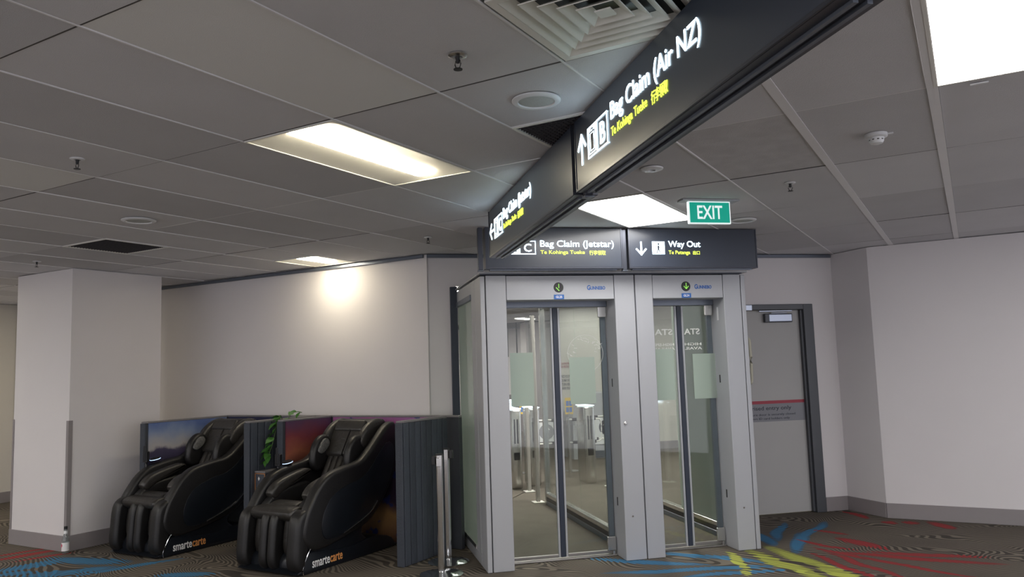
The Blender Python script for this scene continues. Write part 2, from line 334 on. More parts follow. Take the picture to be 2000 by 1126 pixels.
def wall_seg(name, p, q, z0=0, z1=2.80, th=.1, m=None, skirt=True, face=1, extra=()):
    """wall whose visible face runs from p to q; the thickness goes to the left of p->q times face"""
    p, q = Vector(p), Vector(q); d = q - p; L_ = d.length; a = math.atan2(d.y, d.x)
    bm = bmesh.new(); box(bm, 0, L_, 0, th * face, z0, z1)
    for e in extra: box(bm, *e)
    bmesh.ops.transform(bm, matrix=Matrix.Translation((p.x, p.y, 0)) @ Matrix.Rotation(a, 4, 'Z'), verts=bm.verts)
    o = struct(name, bm, m or M['wall'])
    if skirt:
        b2 = B(0, L_, -.014 * face, -.0005 * face, .0, .15, .003)
        bmesh.ops.transform(b2, matrix=Matrix.Translation((p.x, p.y, 0)) @ Matrix.Rotation(a, 4, 'Z'), verts=b2.verts)
        struct(name.replace('wall', 'baseboard'), b2, M['skirting'])
    return o
CORN = (-4.634, 6.33)                                   # corner of the back wall and the angled wall
wall_seg('wall_back', (-11.99, 6.32), CORN)
wall_seg('wall_left', (-12, -4.5), (-12, 6.4), m=M['wall_warm'])
# angled wall that the gates pass through, with the staff door in it
A0 = G(-.335, 1.34); A1 = G(4.21, 1.34)
aw = bmesh.new()
for s0, s1, z0, z1 in ((-.335, -.045, 0, 2.80), (-.045, 2.40, 2.49, 2.80), (2.40, 2.88, 0, 2.80), (2.88, 3.925, 2.25, 2.80), (3.925, 4.21, 0, 2.80)):
    box(aw, s0, s1, 1.34, 1.44, z0, z1)
bmesh.ops.transform(aw, matrix=Matrix.Translation(GP) @ Matrix.Rotation(GA, 4, 'Z'), verts=aw.verts)
struct('wall_angled', aw, M['wall'])
for k, (s0, s1) in enumerate(((-.335, -.06), (2.41, 2.87), (3.935, 4.21))):
    b2 = B(s0, s1, 1.326, 1.3395, 0, .15, .003); bmesh.ops.transform(b2, matrix=Matrix.Translation(GP) @ Matrix.Rotation(GA, 4, 'Z'), verts=b2.verts)
    struct('baseboard_angled', b2, M['skirting'])
tr = B(-.335, 4.2, 1.31, 1.3395, 2.765, 2.80, .003); bmesh.ops.transform(tr, matrix=Matrix.Translation(GP) @ Matrix.Rotation(GA, 4, 'Z'), verts=tr.verts)
struct('trim_1', tr, M['alu_dark'])
RC = (-.905, 9.09)
wall_seg('wall_return', (A1.x, A1.y), RC)
wall_seg('wall_right', RC, (4, 9.09))
# corridor walls seen through the gates
def gwall(name, s0, t0, s1, t1, m, skirt=True): 
    a, b_ = G(s0, t0), G(s1, t1); return wall_seg(name, (a.x, a.y), (b_.x, b_.y), m=m, skirt=skirt)
gwall('wall_corridor', 2.95, 8.25, 7.5, 8.25, M['wall_warm'])
gwall('wall_far', -5.5, 15.5, 11, 15.5, M['wall'])
gwall('wall_hall', -5.5, 6.6, -5.5, 15.5, M['wall'], False)
# column on the left
cb = B(-8.84, -7.84, 4.66, 5.68, 0, 2.80)
struct('wall_column', cb, M['wall'])
for nm, a in (('baseboard_front', (-8.852, -7.828, 4.648, 4.6595, 0, .15)), ('baseboard_side', (-7.8395, -7.828, 4.648, 5.69, 0, .15))):
    struct(nm, B(*a, .002), M['skirting'])
struct('trim_2', box(B(-7.872, -7.832, 4.652, 4.6595, .151, 1.27), -7.8395, -7.832, 4.66, 4.695, .151, 1.27), M['skirting'])
struct('trim_3', B(-8.846, -8.82, 4.652, 4.6595, .151, 1.28), M['skirting'])
struct('trim_4', B(-9.3, -4.66, 6.300, 6.3195, 2.765, 2.80, .003), M['alu_dark'])

# ---------------------------------------------------------------- ceiling: slab, boards, bars
ceil = struct('ceiling', B(-20, 5, -5, 27, 2.835, 2.9), M['slab'])
rowsY = lambda a: {1: 3.864, 2: 5.072, 3: 6.273}.get(a, 2.668 + 1.2 * a)
colsX = lambda b: {-4: -5.49, -5: -6.06, 3: -1.282, -1: -3.676}.get(b, -3.068 + .6 * b)
campos = Vector((0, 0, 1.63))
def inview(x, y, mg=260):
    v = Vector((x, y, CEIL)) - campos; d = v.dot(fx)
    if d < .3: return False
    px, py = 1000 + 1545.77 * v.dot(rx) / d, 563 - 1545.77 * v.dot(ux) / d
    return -mg < px < 2000 + mg and -mg < py < 1126
HALL = ((-1, -12), (-2, -9), (-3, -9), (-3, -4), (-3, 0), (-3, 4), (-3, 8), (-1, 8), (1, 9), (3, 8), (-5, -7), (-5, -2), (-5, 3), (-5, 8))  # cells of unseen panels, added to brighten walls and ceiling
skip = {(0, 0), (2, 1), (0, 5), (-2, -6), (1, -13), *HALL}        # cells taken by light fittings
half = {(1, -6): 'near', (0, 2): 'far', (-1, 3): 'far', (2, -5): 'far'}   # half cells taken by grilles and a fitting
cells = []
for a in range(-5, 12):
    for b in range(-18, 12):
        x0, x1, y0, y1 = colsX(b), colsX(b + 1), rowsY(a), rowsY(a + 1)
        cx, cy = (x0 + x1) / 2, (y0 + y1) / 2
        cells.append((a, b, x0, x1, y0, y1, any(inview(x, y) for x in (x0, cx, x1) for y in (y0, cy, y1)) and Vector((cx, cy)).length < 13.2))
n_t = 0; rest = bmesh.new()
for a, b, x0, x1, y0, y1, vis in cells:
    if (a, b) in skip: continue
    if (a, b) in half:
        ym = (y0 + y1) / 2
        if half[(a, b)] == 'near': y0 = ym
        else: y1 = ym
    wl = .024 if b in (4, 5) else .004; wr = .024 if b + 1 in (4, 5) else .004
    dz = random.uniform(0, .004)
    if vis and n_t < 290:
        bm = B(x0 + wl, x1 - wr, y0 + .004, y1 - .004, CEIL + dz, CEIL + .018 + dz, .0015)
        tx, ty = random.uniform(-.0022, .0022), random.uniform(-.0018, .0018)
        for v in bm.verts: v.co.z += (v.co.x - x0) / .6 * tx + (v.co.y - y0) / 1.2 * ty + .002
        m = M['tile_pale'] if (a, b) in ((-1, 1), (-1, -3)) else (M['tile_scuffed'] if (a, b) == (1, 3) else M['tile'][random.choice((0, 0, 1, 2, 3))])
        link('ceiling_tile', bm, m, ceil); n_t += 1
    else:
        box(rest, x0 + .004, x1 - .004, y0 + .004, y1 - .004, CEIL + .002, CEIL + .018)
link('ceiling_tile_field', rest, M['tile'][0], ceil, kind='stuff')
for b in range(-17, 12):
    x = colsX(b); wd = .023 if b in (4, 5) else .0042
    link('ceiling_bar', B(x - wd, x + wd, -4.4, 16, CEIL - .0005, CEIL + .006), M['bar'], ceil)
for a in range(-3, 12):
    y = rowsY(a)
    link('ceiling_bar', B(-15, 4.9, y - .004, y + .004, CEIL + .004, CEIL + .012), M['bar_dark'] if a != 1 else M['bar'], ceil)
link('ceiling_bar', B(colsX(2) , colsX(3), 3.262, 3.27, CEIL - .0005, CEIL + .004), M['bar'], ceil)

# ================================================================= CEILING FITTINGS
def led_panel(x0, x1, y0, y1, label, group=None, m='led'):
    t = thing('ceiling_light', label, 'ceiling light', ((x0 + x1) / 2, (y0 + y1) / 2, CEIL), 0, group)
    w2, d2 = (x1 - x0) / 2 - .006, (y1 - y0) / 2 - .006; f = .014
    fr = bmesh.new()
    for bb in ((-w2, w2, -d2, -d2 + f), (-w2, w2, d2 - f, d2), (-w2, -w2 + f, -d2 + f, d2 - f), (w2 - f, w2, -d2 + f, d2 - f)): box(fr, *bb, -.002, .012)
    link('frame', fr, M['white_metal'], t)
    link('diffuser', B(-w2 + f, w2 - f, -d2 + f, d2 - f, .003, .010), M[m], t)
    return t
def troffer(x0, x1, y0, y1, label):
    t = thing('ceiling_light', label, 'ceiling light', ((x0 + x1) / 2, (y0 + y1) / 2, CEIL), 0)
    w2, d2 = (x1 - x0) / 2 - .006, (y1 - y0) / 2 - .006; f = .010
    fr = bmesh.new()
    for bb in ((-w2, w2, -d2, -d2 + f), (-w2, w2, d2 - f, d2), (-w2, -w2 + f, -d2 + f, d2 - f), (w2 - f, w2, -d2 + f, d2 - f)): box(fr, *bb, -.003, .012)
    link('frame', fr, M['white_metal'], t)
    # curved reflector pan, rising to the middle, with sloping ends
    pan = bmesh.new(); W_, D_ = w2 - f, d2 - f; nx = 12; prof = []
    for i in range(nx + 1):
        u = -1 + 2 * i / nx; prof.append((u * W_, .028 * (1 - abs(u) ** 2.4)))
    ys = [-D_, -D_ + .07, D_ - .07, D_]
    rows = [[pan.verts.new((x, yy, (z if j in (1, 2) else .0) + .001)) for x, z in prof] for j, yy in enumerate(ys)]
    for r0, r1 in zip(rows, rows[1:]):
        for i in range(nx): pan.faces.new((r0[i], r0[i + 1], r1[i + 1], r1[i]))
    link('reflector', pan, M['white_metal'], t, smooth=True)
    ln = bmesh.new(); n2 = 10; rr = [[], []]
    for k in range(n2 + 1):
        an = math.pi * k / n2
        for j, yy in enumerate((-D_ + .075, D_ - .075)):
            rr[j].append(ln.verts.new((-.075 * math.cos(an), yy, .024 - .022 * math.sin(an))))
    for k in range(n2): ln.faces.new((rr[0][k], rr[0][k + 1], rr[1][k + 1], rr[1][k]))
    ln.faces.new(rr[0]); ln.faces.new(rr[1][::-1])
    link('lens', ln, M['led_warm'], t, smooth=True)
    return t
troffer(colsX(0), colsX(1), rowsY(0), rowsY(1), 'long recessed ceiling light with a glowing warm strip and cream reflector, near the dark sign')
troffer(colsX(-5), colsX(-4), 5.672, rowsY(3), 'small square warm recessed light hard against the white back wall')
led_panel(colsX(1), colsX(2), rowsY(2), rowsY(3), 'bright white ceiling panel light above the way out sign')
led_panel(colsX(5), colsX(6), rowsY(0), rowsY(1), 'large cream ceiling panel light in the top right corner of the photo')
# unseen fill panels, added over the rest of the hall to brighten it
where = {-2: 'left of the hall', -5: 'in the row farthest behind the viewpoint', -3: 'in the row just behind the viewpoint', -1: 'in the row of the nearest sprinkler heads', 1: 'at the right of the corner panel light', 3: 'near the right hand wall'}
for (a, b) in HALL:
    led_panel(colsX(b), colsX(b + 1), rowsY(a), rowsY(a + 1), 'added unseen panel light ' + where[a] + ', ' + {-12: 'at its far left', -9: 'at its far left', -7: 'at its far left', -4: 'left of the middle', -2: 'left of the middle', 0: 'behind the viewpoint', 3: 'right of the middle', 4: 'right of the middle', 8: 'at its far right', 9: 'alone'}[b], 'added fill lights out of view')
for (a, b) in ((-2, -6), (1, -13)):  # left-end fitting is unseen and added; passage one is inferred from its warm light
    troffer(colsX(b), colsX(b + 1), rowsY(a), rowsY(a + 1), 'added unseen warm light over the left end of the hall' if b == -6 else 'recessed warm light over the passage beyond the column')
for k, (s, t_) in enumerate(((2.05, 7.85), (3.1, 11.3), (3.25, 7.7), (3.9, 7.7), (.8, 4.8), (5.0, 5.2), (2.2, 2.6), (5.5, 12.6), (1.0, 13.6))):  # first four are seen fittings; the rest are added to brighten the interior
    c = G(s, t_); labs = ['small bright ceiling light seen high in the left pane of the left gate', 'distant ceiling light halfway up the left pane of the left gate', 'small ceiling light seen at the top of the right pane, left one', 'small ceiling light seen at the top of the right pane, right one']
    l = led_panel(c.x - .15 if k < 4 else c.x - .3, c.x + .15 if k < 4 else c.x + .3, c.y - .3 if k < 4 else c.y - .6, c.y + .3 if k < 4 else c.y + .6, labs[k] if k < 4 else 'added fill light beyond the gates, ' + ('over the turnstiles', 'before the corridor wall', 'over the glass screens', 'nearest the far wall at the right', 'nearest the far wall at the left')[k - 4], None if k < 4 else 'fill lights beyond the gates', 'led_fill' if k > 3 else 'led')
    l.location.z = CEIL - .012
# clip on the corner panel
tag(link('panel_clip', B(.075, .145, 3.905, 3.92, CEIL - .006, CEIL), M['white_plastic']), 'tiny white clip on the edge of the top right ceiling panel light', 'clip')

# four-way air diffuser
dx0, dx1, dy0, dy1 = colsX(3), colsX(4), rowsY(0) - .6, rowsY(0)
df = thing('air_diffuser', 'square louvred air diffuser in the ceiling above the long black sign', 'air vent', ((dx0 + dx1) / 2, (dy0 + dy1) / 2, CEIL))
fr = bmesh.new(); h_ = .294; zf = .0003
for bb in ((-h_, h_, -h_, -h_ + .03), (-h_, h_, h_ - .03, h_), (-h_, -h_ + .03, -h_ + .03, h_ - .03), (h_ - .03, h_, -h_ + .03, h_ - .03)): box(fr, *bb, zf, .008)
link('frame', fr, M['white_metal'], df)
link('duct', B(-h_ + .03, h_ - .03, -h_ + .03, h_ - .03, .028, .031), M['black'], df)
for k in range(5):
    ro = .262 - k * .047; bm = bmesh.new(); lo, hi = .0005, .027
    q = [(-1, -1), (1, -1), (1, 1), (-1, 1)]; ri = ro - .036
    o_ = [bm.verts.new((ro * a, ro * b, lo)) for a, b in q]; i_ = [bm.verts.new((ri * a, ri * b, hi)) for a, b in q]
    o2 = [bm.verts.new(((ro + .002) * a, (ro + .002) * b, lo + .003)) for a, b in q]; i2 = [bm.verts.new(((ri + .003) * a, (ri + .003) * b, hi + .001)) for a, b in q]
    for j in range(4):
        l = (j + 1) % 4
        bm.faces.new((o_[j], o_[l], i_[l], i_[j])); bm.faces.new((o2[j], i2[j], i2[l], o2[l])); bm.faces.new((o_[j], o2[j], o2[l], o_[l])); bm.faces.new((i_[j], i_[l], i2[l], i2[j]))
    link('louvre', bm, M['white_metal'], df)
link('centre_plate', B(-.028, .028, -.028, .028, .0005, .006), M['white_metal'], df)

def grille_vent(x0, x1, y0, y1, label):
    t = thing('return_air_grille', label, 'air vent', ((x0 + x1) / 2, (y0 + y1) / 2, CEIL))
    w2, d2 = (x1 - x0) / 2 - .005, (y1 - y0) / 2 - .005; fr = bmesh.new(); f = .014
    for bb in ((-w2, w2, -d2, -d2 + f), (-w2, w2, d2 - f, d2), (-w2, -w2 + f, -d2 + f, d2 - f), (w2 - f, w2, -d2 + f, d2 - f)): box(fr, *bb, -.003, .010)
    link('frame', fr, M['white_metal'], t)
    link('backing', B(-w2 + f, w2 - f, -d2 + f, d2 - f, .024, .028), M['black'], t)
    gr = bmesh.new(); n = 22
    for i in range(1, n):
        x = -w2 + f + (2 * (w2 - f)) * i / n; box(gr, x - .0012, x + .0012, -d2 + f, d2 - f, .002, .02)
        y = -d2 + f + (2 * (d2 - f)) * i / n; box(gr, -w2 + f, w2 - f, y - .0012, y + .0012, .002, .02)
    link('eggcrate', gr, M['dark_grille'], t, kind='stuff')
grille_vent(colsX(2), colsX(3), 3.266, rowsY(1), 'dark return air grille beside the round speaker, partly behind the black sign')
grille_vent(colsX(-6), colsX(-5), rowsY(1), 4.468, 'dark square return air grille above the white column')

def round_fitting(name, label, cat, x, y, r, group=None, dome=.0):
    t = thing(name, label, cat, (x, y, CEIL), 0, group)
    link('rim', lathe(bmesh.new(), [(r, .001), (r, -.004), (r * .92, -.010), (r * .76, -.010), (r * .74, -.003)], 36), M['white_plastic'], t, smooth=True)
    link('mesh_cover', lathe(bmesh.new(), [(0, -.006 - dome), (r * .4, -.006 - dome * .8), (r * .735, -.004)], 36), M['grille'], t, smooth=True)
    return t
round_fitting('ceiling_speaker', 'large round ceiling speaker nearest the black sign', 'speaker', -1.574, 2.987, .108, dome=.002)
round_fitting('ceiling_speaker', 'round ceiling speaker ring far left, near the dark grille', 'speaker', -5.19, 3.565, .118)
round_fitting('ceiling_speaker', 'round ceiling speaker behind the exit sign', 'speaker', -1.578, 6.583, .112)
t = thing('ceiling_sensor', 'small round ceiling disc with a dark centre, under the long black sign', 'sensor', (-1.584, 4.457, CEIL))
link('rim', lathe(bmesh.new(), [(.068, .001), (.066, -.006), (.05, -.012), (.022, -.012), (.02, -.006)], 32), M['white_plastic'], t, smooth=True)
link('lens', lathe(bmesh.new(), [(0, -.008), (.02, -.006)], 20), M['closer'], t, smooth=True)

def sprinkler(x, y, label, ring='white_plastic', sc=1.0):
    t = thing('sprinkler_head', label, 'sprinkler', (x, y, CEIL))
    link('escutcheon', lathe(bmesh.new(), [(.036 * sc, .001), (.036 * sc, -.003), (.026 * sc, -.008), (.016 * sc, -.007)], 24), M[ring], t, smooth=True)
    b_ = bmesh.new(); cyl(b_, (0, 0, -.006), (0, 0, -.030), .009, .007, 12)
    for s in (-1, 1): tube(b_, [(s * .009, 0, -.02), (s * .013, 0, -.035), (s * .008, 0, -.048), (0, 0, -.054)], .0022, 6)
    link('body', b_, M['black'], t, smooth=True)
    link('deflector', lathe(bmesh.new(), [(0, -.052), (.017, -.053), (.017, -.056), (0, -.057)], 16), M['black'], t)
sprinkler(-1.577, 2.377, 'dark fire sprinkler in the ceiling board left of the air diffuser', 'steel')
sprinkler(-3.979, 2.375, 'fire sprinkler with a white ring at the upper left of the ceiling')
sprinkler(-.968, 5.397, 'fire sprinkler right of the exit sign')
sprinkler(-4.033, 5.538, 'fire sprinkler above the corner of the back wall')
sprinkler(-7.634, 4.188, 'fire sprinkler in front of the top of the white column')
t = thing('smoke_detector', 'white smoke detector on the ceiling at the right', 'smoke detector', (-.358, 4.50, CEIL))
link('base', lathe(bmesh.new(), [(.056, .001), (.056, -.016), (.050, -.020), (.036, -.022)], 30), M['white_plastic'], t, smooth=True)
link('head', lathe(bmesh.new(), [(.040, -.022), (.038, -.036), (.030, -.050), (.012, -.056), (0, -.056)], 30), M['white_plastic'], t, smooth=True)
sl = bmesh.new()
for k in range(10):
    box(sl, .0335, .0385, -.005, .005, -.036, -.029, mtx=Matrix.Rotation(k * math.tau / 10, 4, 'Z'))
link('vent_slot', sl, M['black'], t)
link('indicator', B(.05, .082, -.006, .006, -.010, -.003, .002), M['white_plastic'], t)

# exit sign
ex = thing('exit_sign', 'green exit sign hanging from the ceiling above the way out sign', 'exit sign', (-1.578, 5.603, 2.63), GA)
link('ceiling_plate', B(-.22, .22, -.05, .05, .163, .172), M['alu'], ex)
link('sign_body', B(-.165, .165, -.012, .012, .0, .163, .003), M['exit_white'], ex)
link('green_face', B(-.155, .155, -.0145, -.0125, .008, .155), M['exit_green'], ex)
text('lettering', 'EXIT', -.098, .098, .034, .132, M['exit_white'], ex, -.015, .002, .012)

# ================================================================= WAYFINDING SIGNS
SH = .345; SZ = 2.455
def icon_box(parent, x0, letter, z0=.122, z1=.230):
    w_ = .265; bm = bmesh.new(); xm = x0 + w_ * .5; L_ = .006
    for a in ((xm, x0 + w_, z0, z0 + L_), (xm, x0 + w_, z1 - L_, z1), (x0 + w_ - L_, x0 + w_, z0, z1)): flat_poly(bm, [(a[0], a[2]), (a[1], a[2]), (a[1], a[3]), (a[0], a[3])], -.0045)
    link('icon_outline', bm, M['letter_white'], parent)
    bm = bmesh.new(); flat_poly(bm, [(x0, z0), (xm, z0), (xm, z1), (x0, z1)], -.0045, .001)
    pn = link('baggage_icon', bm, M['letter_white'], parent)
    c = x0 + w_ * .25; bm = bmesh.new(); zb = z0 + .022; zt = z1 - .03; hw = .033
    for p, q in (((c - hw, zb), (c - hw, zt)), ((c + hw, zb), (c + hw, zt)), ((c - hw, zb), (c + hw, zb)), ((c - hw, zt), (c + hw, zt)), ((c - .013, zt), (c - .013, zt + .014)), ((c + .013, zt), (c + .013, zt + .014)), ((c - .013, zt + .014), (c + .013, zt + .014)), ((c - .05, z0 + .009), (c + .05, z0 + .009)), ((c - hw - .012, zb), (c - hw - .012, zt - .01))): stroke(bm, p, q, .006, -.0056, .001)
    bm2 = flat_poly(bm, [(c - .018, zb + .008), (c + .018, zb + .008), (c + .018, zt - .008), (c - .018, zt - .008)], -.0056, .001)
    link('suitcase_mark', bm2, M['sign'], pn)
    text('gate_letter', letter, xm + .033, x0 + w_ - .036, z0 + .022, z1 - .024, M['letter_white'], parent, -.0035, .002, .012)
def arrow(parent, cx, cz, ang, r=.052, w_=.014):
    bm = bmesh.new(); ca, sa = math.cos(ang), math.sin(ang)
    rot = lambda x, z: (cx + x * ca - z * sa, cz + x * sa + z * ca)
    stroke(bm, rot(0, -r), rot(0, r), w_, -.0035)
    stroke(bm, rot(0, r), rot(-r * .78, r * .15), w_, -.0035); stroke(bm, rot(0, r), rot(r * .78, r * .15), w_, -.0035)
    link('arrow', bm, M['letter_white'], parent)
def sign(loc, rz, L_, label, th=.10, name='hanging_sign'):
    t = thing(name, label, 'sign', loc, rz)
    link('housing', B(0, L_, .0, th, .0, SH, .003), M['sign_frame'], t)
    link('face_panel', B(.012, L_ - .012, -.0025, -.0003, .014, SH - .006), M['sign'], t)
    b_ = bmesh.new(); box(b_, 0, L_, -.006, -.0003, 0, .012, .001); box(b_, 0, .010, -.006, -.0003, .012, SH); box(b_, L_ - .010, L_, -.006, -.0003, .012, SH)
    link('edge_trim', b_, M['sign_frame'], t)
    b_ = bmesh.new(); box(b_, .04, L_ - .04, th * .30, th * .42, -.010, -.0003); box(b_, .04, L_ - .04, th * .62, th * .74, -.010, -.0003)
    link('underside_rail', b_, M['alu_dark'], t)
    return t
def bag_sign(t, x0, letter, airline, arrow_ang, w_text, z0=.120, z1=.232, za=.166, zb=.238, zc=.114, zd=.154, ax=.115):
    arrow(t, x0 + ax, (z0 + z1) / 2, arrow_ang, (z1 - z0) * .47)
    icon_box(t, x0 + .205, letter, z0, z1)
    text('lettering', 'Bag Claim (%s)' % airline, x0 + .51, x0 + .51 + w_text, za, zb, M['letter_white'], t, -.0035, .002, .005)
    text('subtitle', 'Te Kohinga Tueke', x0 + .51, x0 + .51 + .385, zc, zd, M['letter_lime'], t, -.0035, .002, .003)
    text('subtitle', '行李领取', x0 + .935, x0 + .935 + .145, zc, zd, M['letter_lime'], t, -.0035, .002, .004)
g = lambda s, t, z: G(s, t, z)
s1 = sign(g(-.03, -.18, SZ), GA, 1.185, 'black lit baggage claim sign C mounted over the left gate, facing front')
bag_sign(s1, -.045, 'C', 'Jetstar', R(90), .645, ax=.160)
s2 = sign(g(1.212, -.18, SZ), GA, 1.205, 'black lit way out sign mounted over the right gate')
arrow(s2, .115, .172, R(180), .052)
b_ = bmesh.new(); flat_poly(b_, [(.215, .122), (.330, .122), (.330, .232), (.215, .232)], -.0045, .001); wi = link('walking_icon', b_, M['letter_white'], s2)
b_ = bmesh.new(); c = .272
for p, q, w_ in (((c, .19), (c + .001, .165), .014), ((c, .167), (c + .016, .132), .007), ((c, .167), (c - .010, .148), .007), ((c - .010, .148), (c - .018, .130), .007), ((c, .192), (c + .018, .176), .005), ((c, .192), (c - .016, .176), .005), ((c + .018, .176), (c + .024, .182), .005)): stroke(b_, p, q, w_, -.0056, .001)
ring_xz(b_, c + .001, .209, 0.0005, .009, -.0056, .001, 14); link('walking_figure', b_, M['sign'], wi)
text('lettering', 'Way Out', .365, .665, .168, .238, M['letter_white'], s2, -.0035, .002, .009)
text('subtitle', 'Te Putanga', .365, .565, .112, .154, M['letter_lime'], s2, -.0035, .002, .003)
text('subtitle', '出口', .592, .655, .118, .152, M['letter_lime'], s2, -.0035, .002, .004)
s3 = sign(g(-.115, -.795, SZ), GA - R(90), 2.10, 'black lit baggage claim sign C hung crossways, its text pointing left', .12)
bag_sign(s3, .0, 'C', 'Jetstar', R(90), .77, .108, .248, .170, .266, .112, .158)
s4 = sign(g(-.115, -2.945, SZ), GA - R(90), 2.04, 'longest black lit baggage claim sign B, nearest overhead', .12)
bag_sign(s4, -.01, 'B', 'Air NZ', 0, .83, .108, .248, .170, .268, .110, .160)
# posts that carry the signs
for (s, t_, lab) in ((-.055, -2.922, 'dark square post joining the two crosswise black signs'), (-.072, -.170, 'dark square post at the left end of the front sign over the left gate'), (1.183, -.14, 'dark square post between the two front signs over the gates')):
    p = G(s, t_, 2.44); t = thing('sign_post', lab, 'post', p, GA)
    link('post_tube', B(-.02, .02, -.02, .02, .004, .355, .004), M['sign_frame'], t)
    link('end_cap', B(-.024, .024, -.024, .024, -.004, .0035, .002), M['alu_dark'], t)
for (t_, lab) in ((-.2, 'slim bracket plate between sign and gate roof at the left gate'),): pass

# ================================================================= AIRLOCK GATES
def gate(s0, label, number, swing_txt=None, last=False):
    """one glass walk-through gate, 1.17 m wide; local X along the front, Y into the corridor"""
    W_ = 1.30 if not last else 1.05
    t = thing('security_gate', label, 'gate', G(s0, 0), GA)
    return t
def gate_unit(s0, sL, sR, sE, label, number, green):
    # s0..sL left pillar, sL..sR opening, sR..sE right pillar (gate-frame s)
    t = thing('security_gate', label, 'gate', G(s0, .02), GA, 'glass walk-through gates')
    X = lambda s: s - s0
    D = .20; H = 2.425
    for nm, a, b_ in (('pillar', s0, sL), ('pillar', sR, sE)):
        link(nm, B(X(a) + .003, X(b_) - .003, 0, .30, .002, H, .004), M['alu'], t)
    link('header', B(X(sL) + .001, X(sR) - .001, .004, .20, 2.215, H - .003, .003), M['alu'], t)
    link('door_rail', B(X(sL) + .001, X(sR) - .001, .205, .29, 2.165, 2.30, .003), M['alu_dark'], t)
    link('threshold', B(X(sL) + .001, X(sR) - .001, .205, .285, .002, .014, .003), M['threshold'], t)
    # direction lamp
    cx = X((sL + sR) / 2) - .02; cz = 2.32
    dl = link('direction_lamp', lathe(bmesh.new(), [(0, .006), (.040, .006), (.044, .0)], 30), M['black'], t, smooth=True)
    dl.rotation_euler = (R(90), 0, 0); dl.location = (cx, .0035, cz)
    b2 = bmesh.new(); dots = []
    for k in range(6): dots.append((0, .026 - k * .0095))
    if green:
        for k in range(1, 4): dots += [(-k * .0065, -.026 + k * .0075 + .002), (k * .0065, -.026 + k * .0075 + .002)]
    else:
        dots = dots[:4] + [(-.022 + k * .0055, -.004 - k * .0058) for k in range(5)]
    for dx_, dz_ in dots: flat_poly(b2, [(cx + dx_ + .0042 * math.cos(q), cz + dz_ + .0042 * math.sin(q)) for q in [i * math.tau / 6 for i in range(6)]], -.0035, .0015)
    link('lamp_dots', b2, M['led_green'], t)
    pl = link('number_plate', B(cx - .045, cx + .045, .0005, .0035, 2.218, 2.258), M['blue'], t)
    text('lettering', number, cx - .028, cx + .028, 2.228, 2.248, M['print_white'], pl, .0003, .001, .02)
    bx = X(sR) - (.245 if green is False else .275)
    text('brand_lettering', 'G', bx, bx + .030, 2.295, 2.338, M['blue'], t, .0038, .002, .03)
    text('brand_lettering', 'UNNEBO', bx + .032, bx + .165, 2.297, 2.328, M['blue'], t, .0038, .002, .03)
    # glass leaves
    mid = (sL + sR) / 2; y0 = .235
    for side in (0, 1):
        a, b_ = (X(sL) + .035, X(mid) - .042) if side == 0 else (X(mid) + .042, X(sR) - .012)
        lf = link('glass_leaf', B(a, b_, y0, y0 + .012, .03, 2.16), M['glass'], t)
        e0, e1 = (b_, b_ + .018) if side == 0 else (a - .018, a)
        link('edge_profile', B(e0, e1, y0 - .006, y0 + .018, .025, 2.162, .003), M['alu'], lf)
        f0, f1 = (a + .03, a + .235) if side == 0 else (a + .075, a + .31)
        link('frosted_film', B(f0, f1, y0 - .0018, y0 - .0005, 1.315, 1.775 if side == 0 else 1.722), M['frost'], lf)
        link('bottom_rail', B(a, b_, y0 - .008, y0 + .02, .024, .05, .003), M['threshold'], lf)
    link('rubber_seal', B(X(mid) - .022, X(mid) + .022, y0 - .008, y0 + .02, .024, 2.162, .004), M['navy'], t)
    xr = X(sR)
    for z0, z1 in ((2.07, 2.168), (.045, .165)):
        link('hinge_clamp', B(xr - .085, xr - .006, y0 - .022, y0 - .001, z0, z1, .006, 2), M['steel'], t)
    link('pivot_pin', cyl(bmesh.new(), (xr - .025, y0 - .01, .004), (xr - .025, y0 - .01, .045), .014, None, 16), M['steel'], t, smooth=True)
    link('side_channel', B(xr - .05, xr - .0035, y0 + .022, y0 + .05, .03, 2.16), M['alu_dark'], t)
    for z in (1.49, .47):
        link('sensor_slot', B(xr + .0005, xr + .0028, .15, .168, z - .035, z + .035), M['black'], t)
    link('stud', cyl(bmesh.new(), (xr + .075, -.004, .365), (xr + .075, .001, .365), .008, None, 14), M['chrome'], t, smooth=True)
    return t, X, y0
t1, X1, y0 = gate_unit(0.0, .180, 1.140, 1.330, 'left glass security gate numbered 25, with a key lock on its right pillar', 'GL25', False)
t2, X2, _ = gate_unit(1.334, 1.500, 2.175, 2.350, 'right glass security gate numbered 24, beside the staff door', 'GL24', True)
del t1['group'], t2['group']
link('key_lock', lathe(bmesh.new(), [(0, .012), (.009, .012), (.014, .008), (.014, 0)], 18), M['steel'], t1, smooth=True).rotation_euler = (R(90), 0, 0)
kl = [o for o in t1.children if o.name.startswith('key_lock')][0]; kl.location = (1.187, .0, 1.146)
link('intercom_plate', B(X2(2.1775), X2(2.1785) + .0008, .12, .15, 2.02, 2.14, .0002), M['white_plastic'], t2)
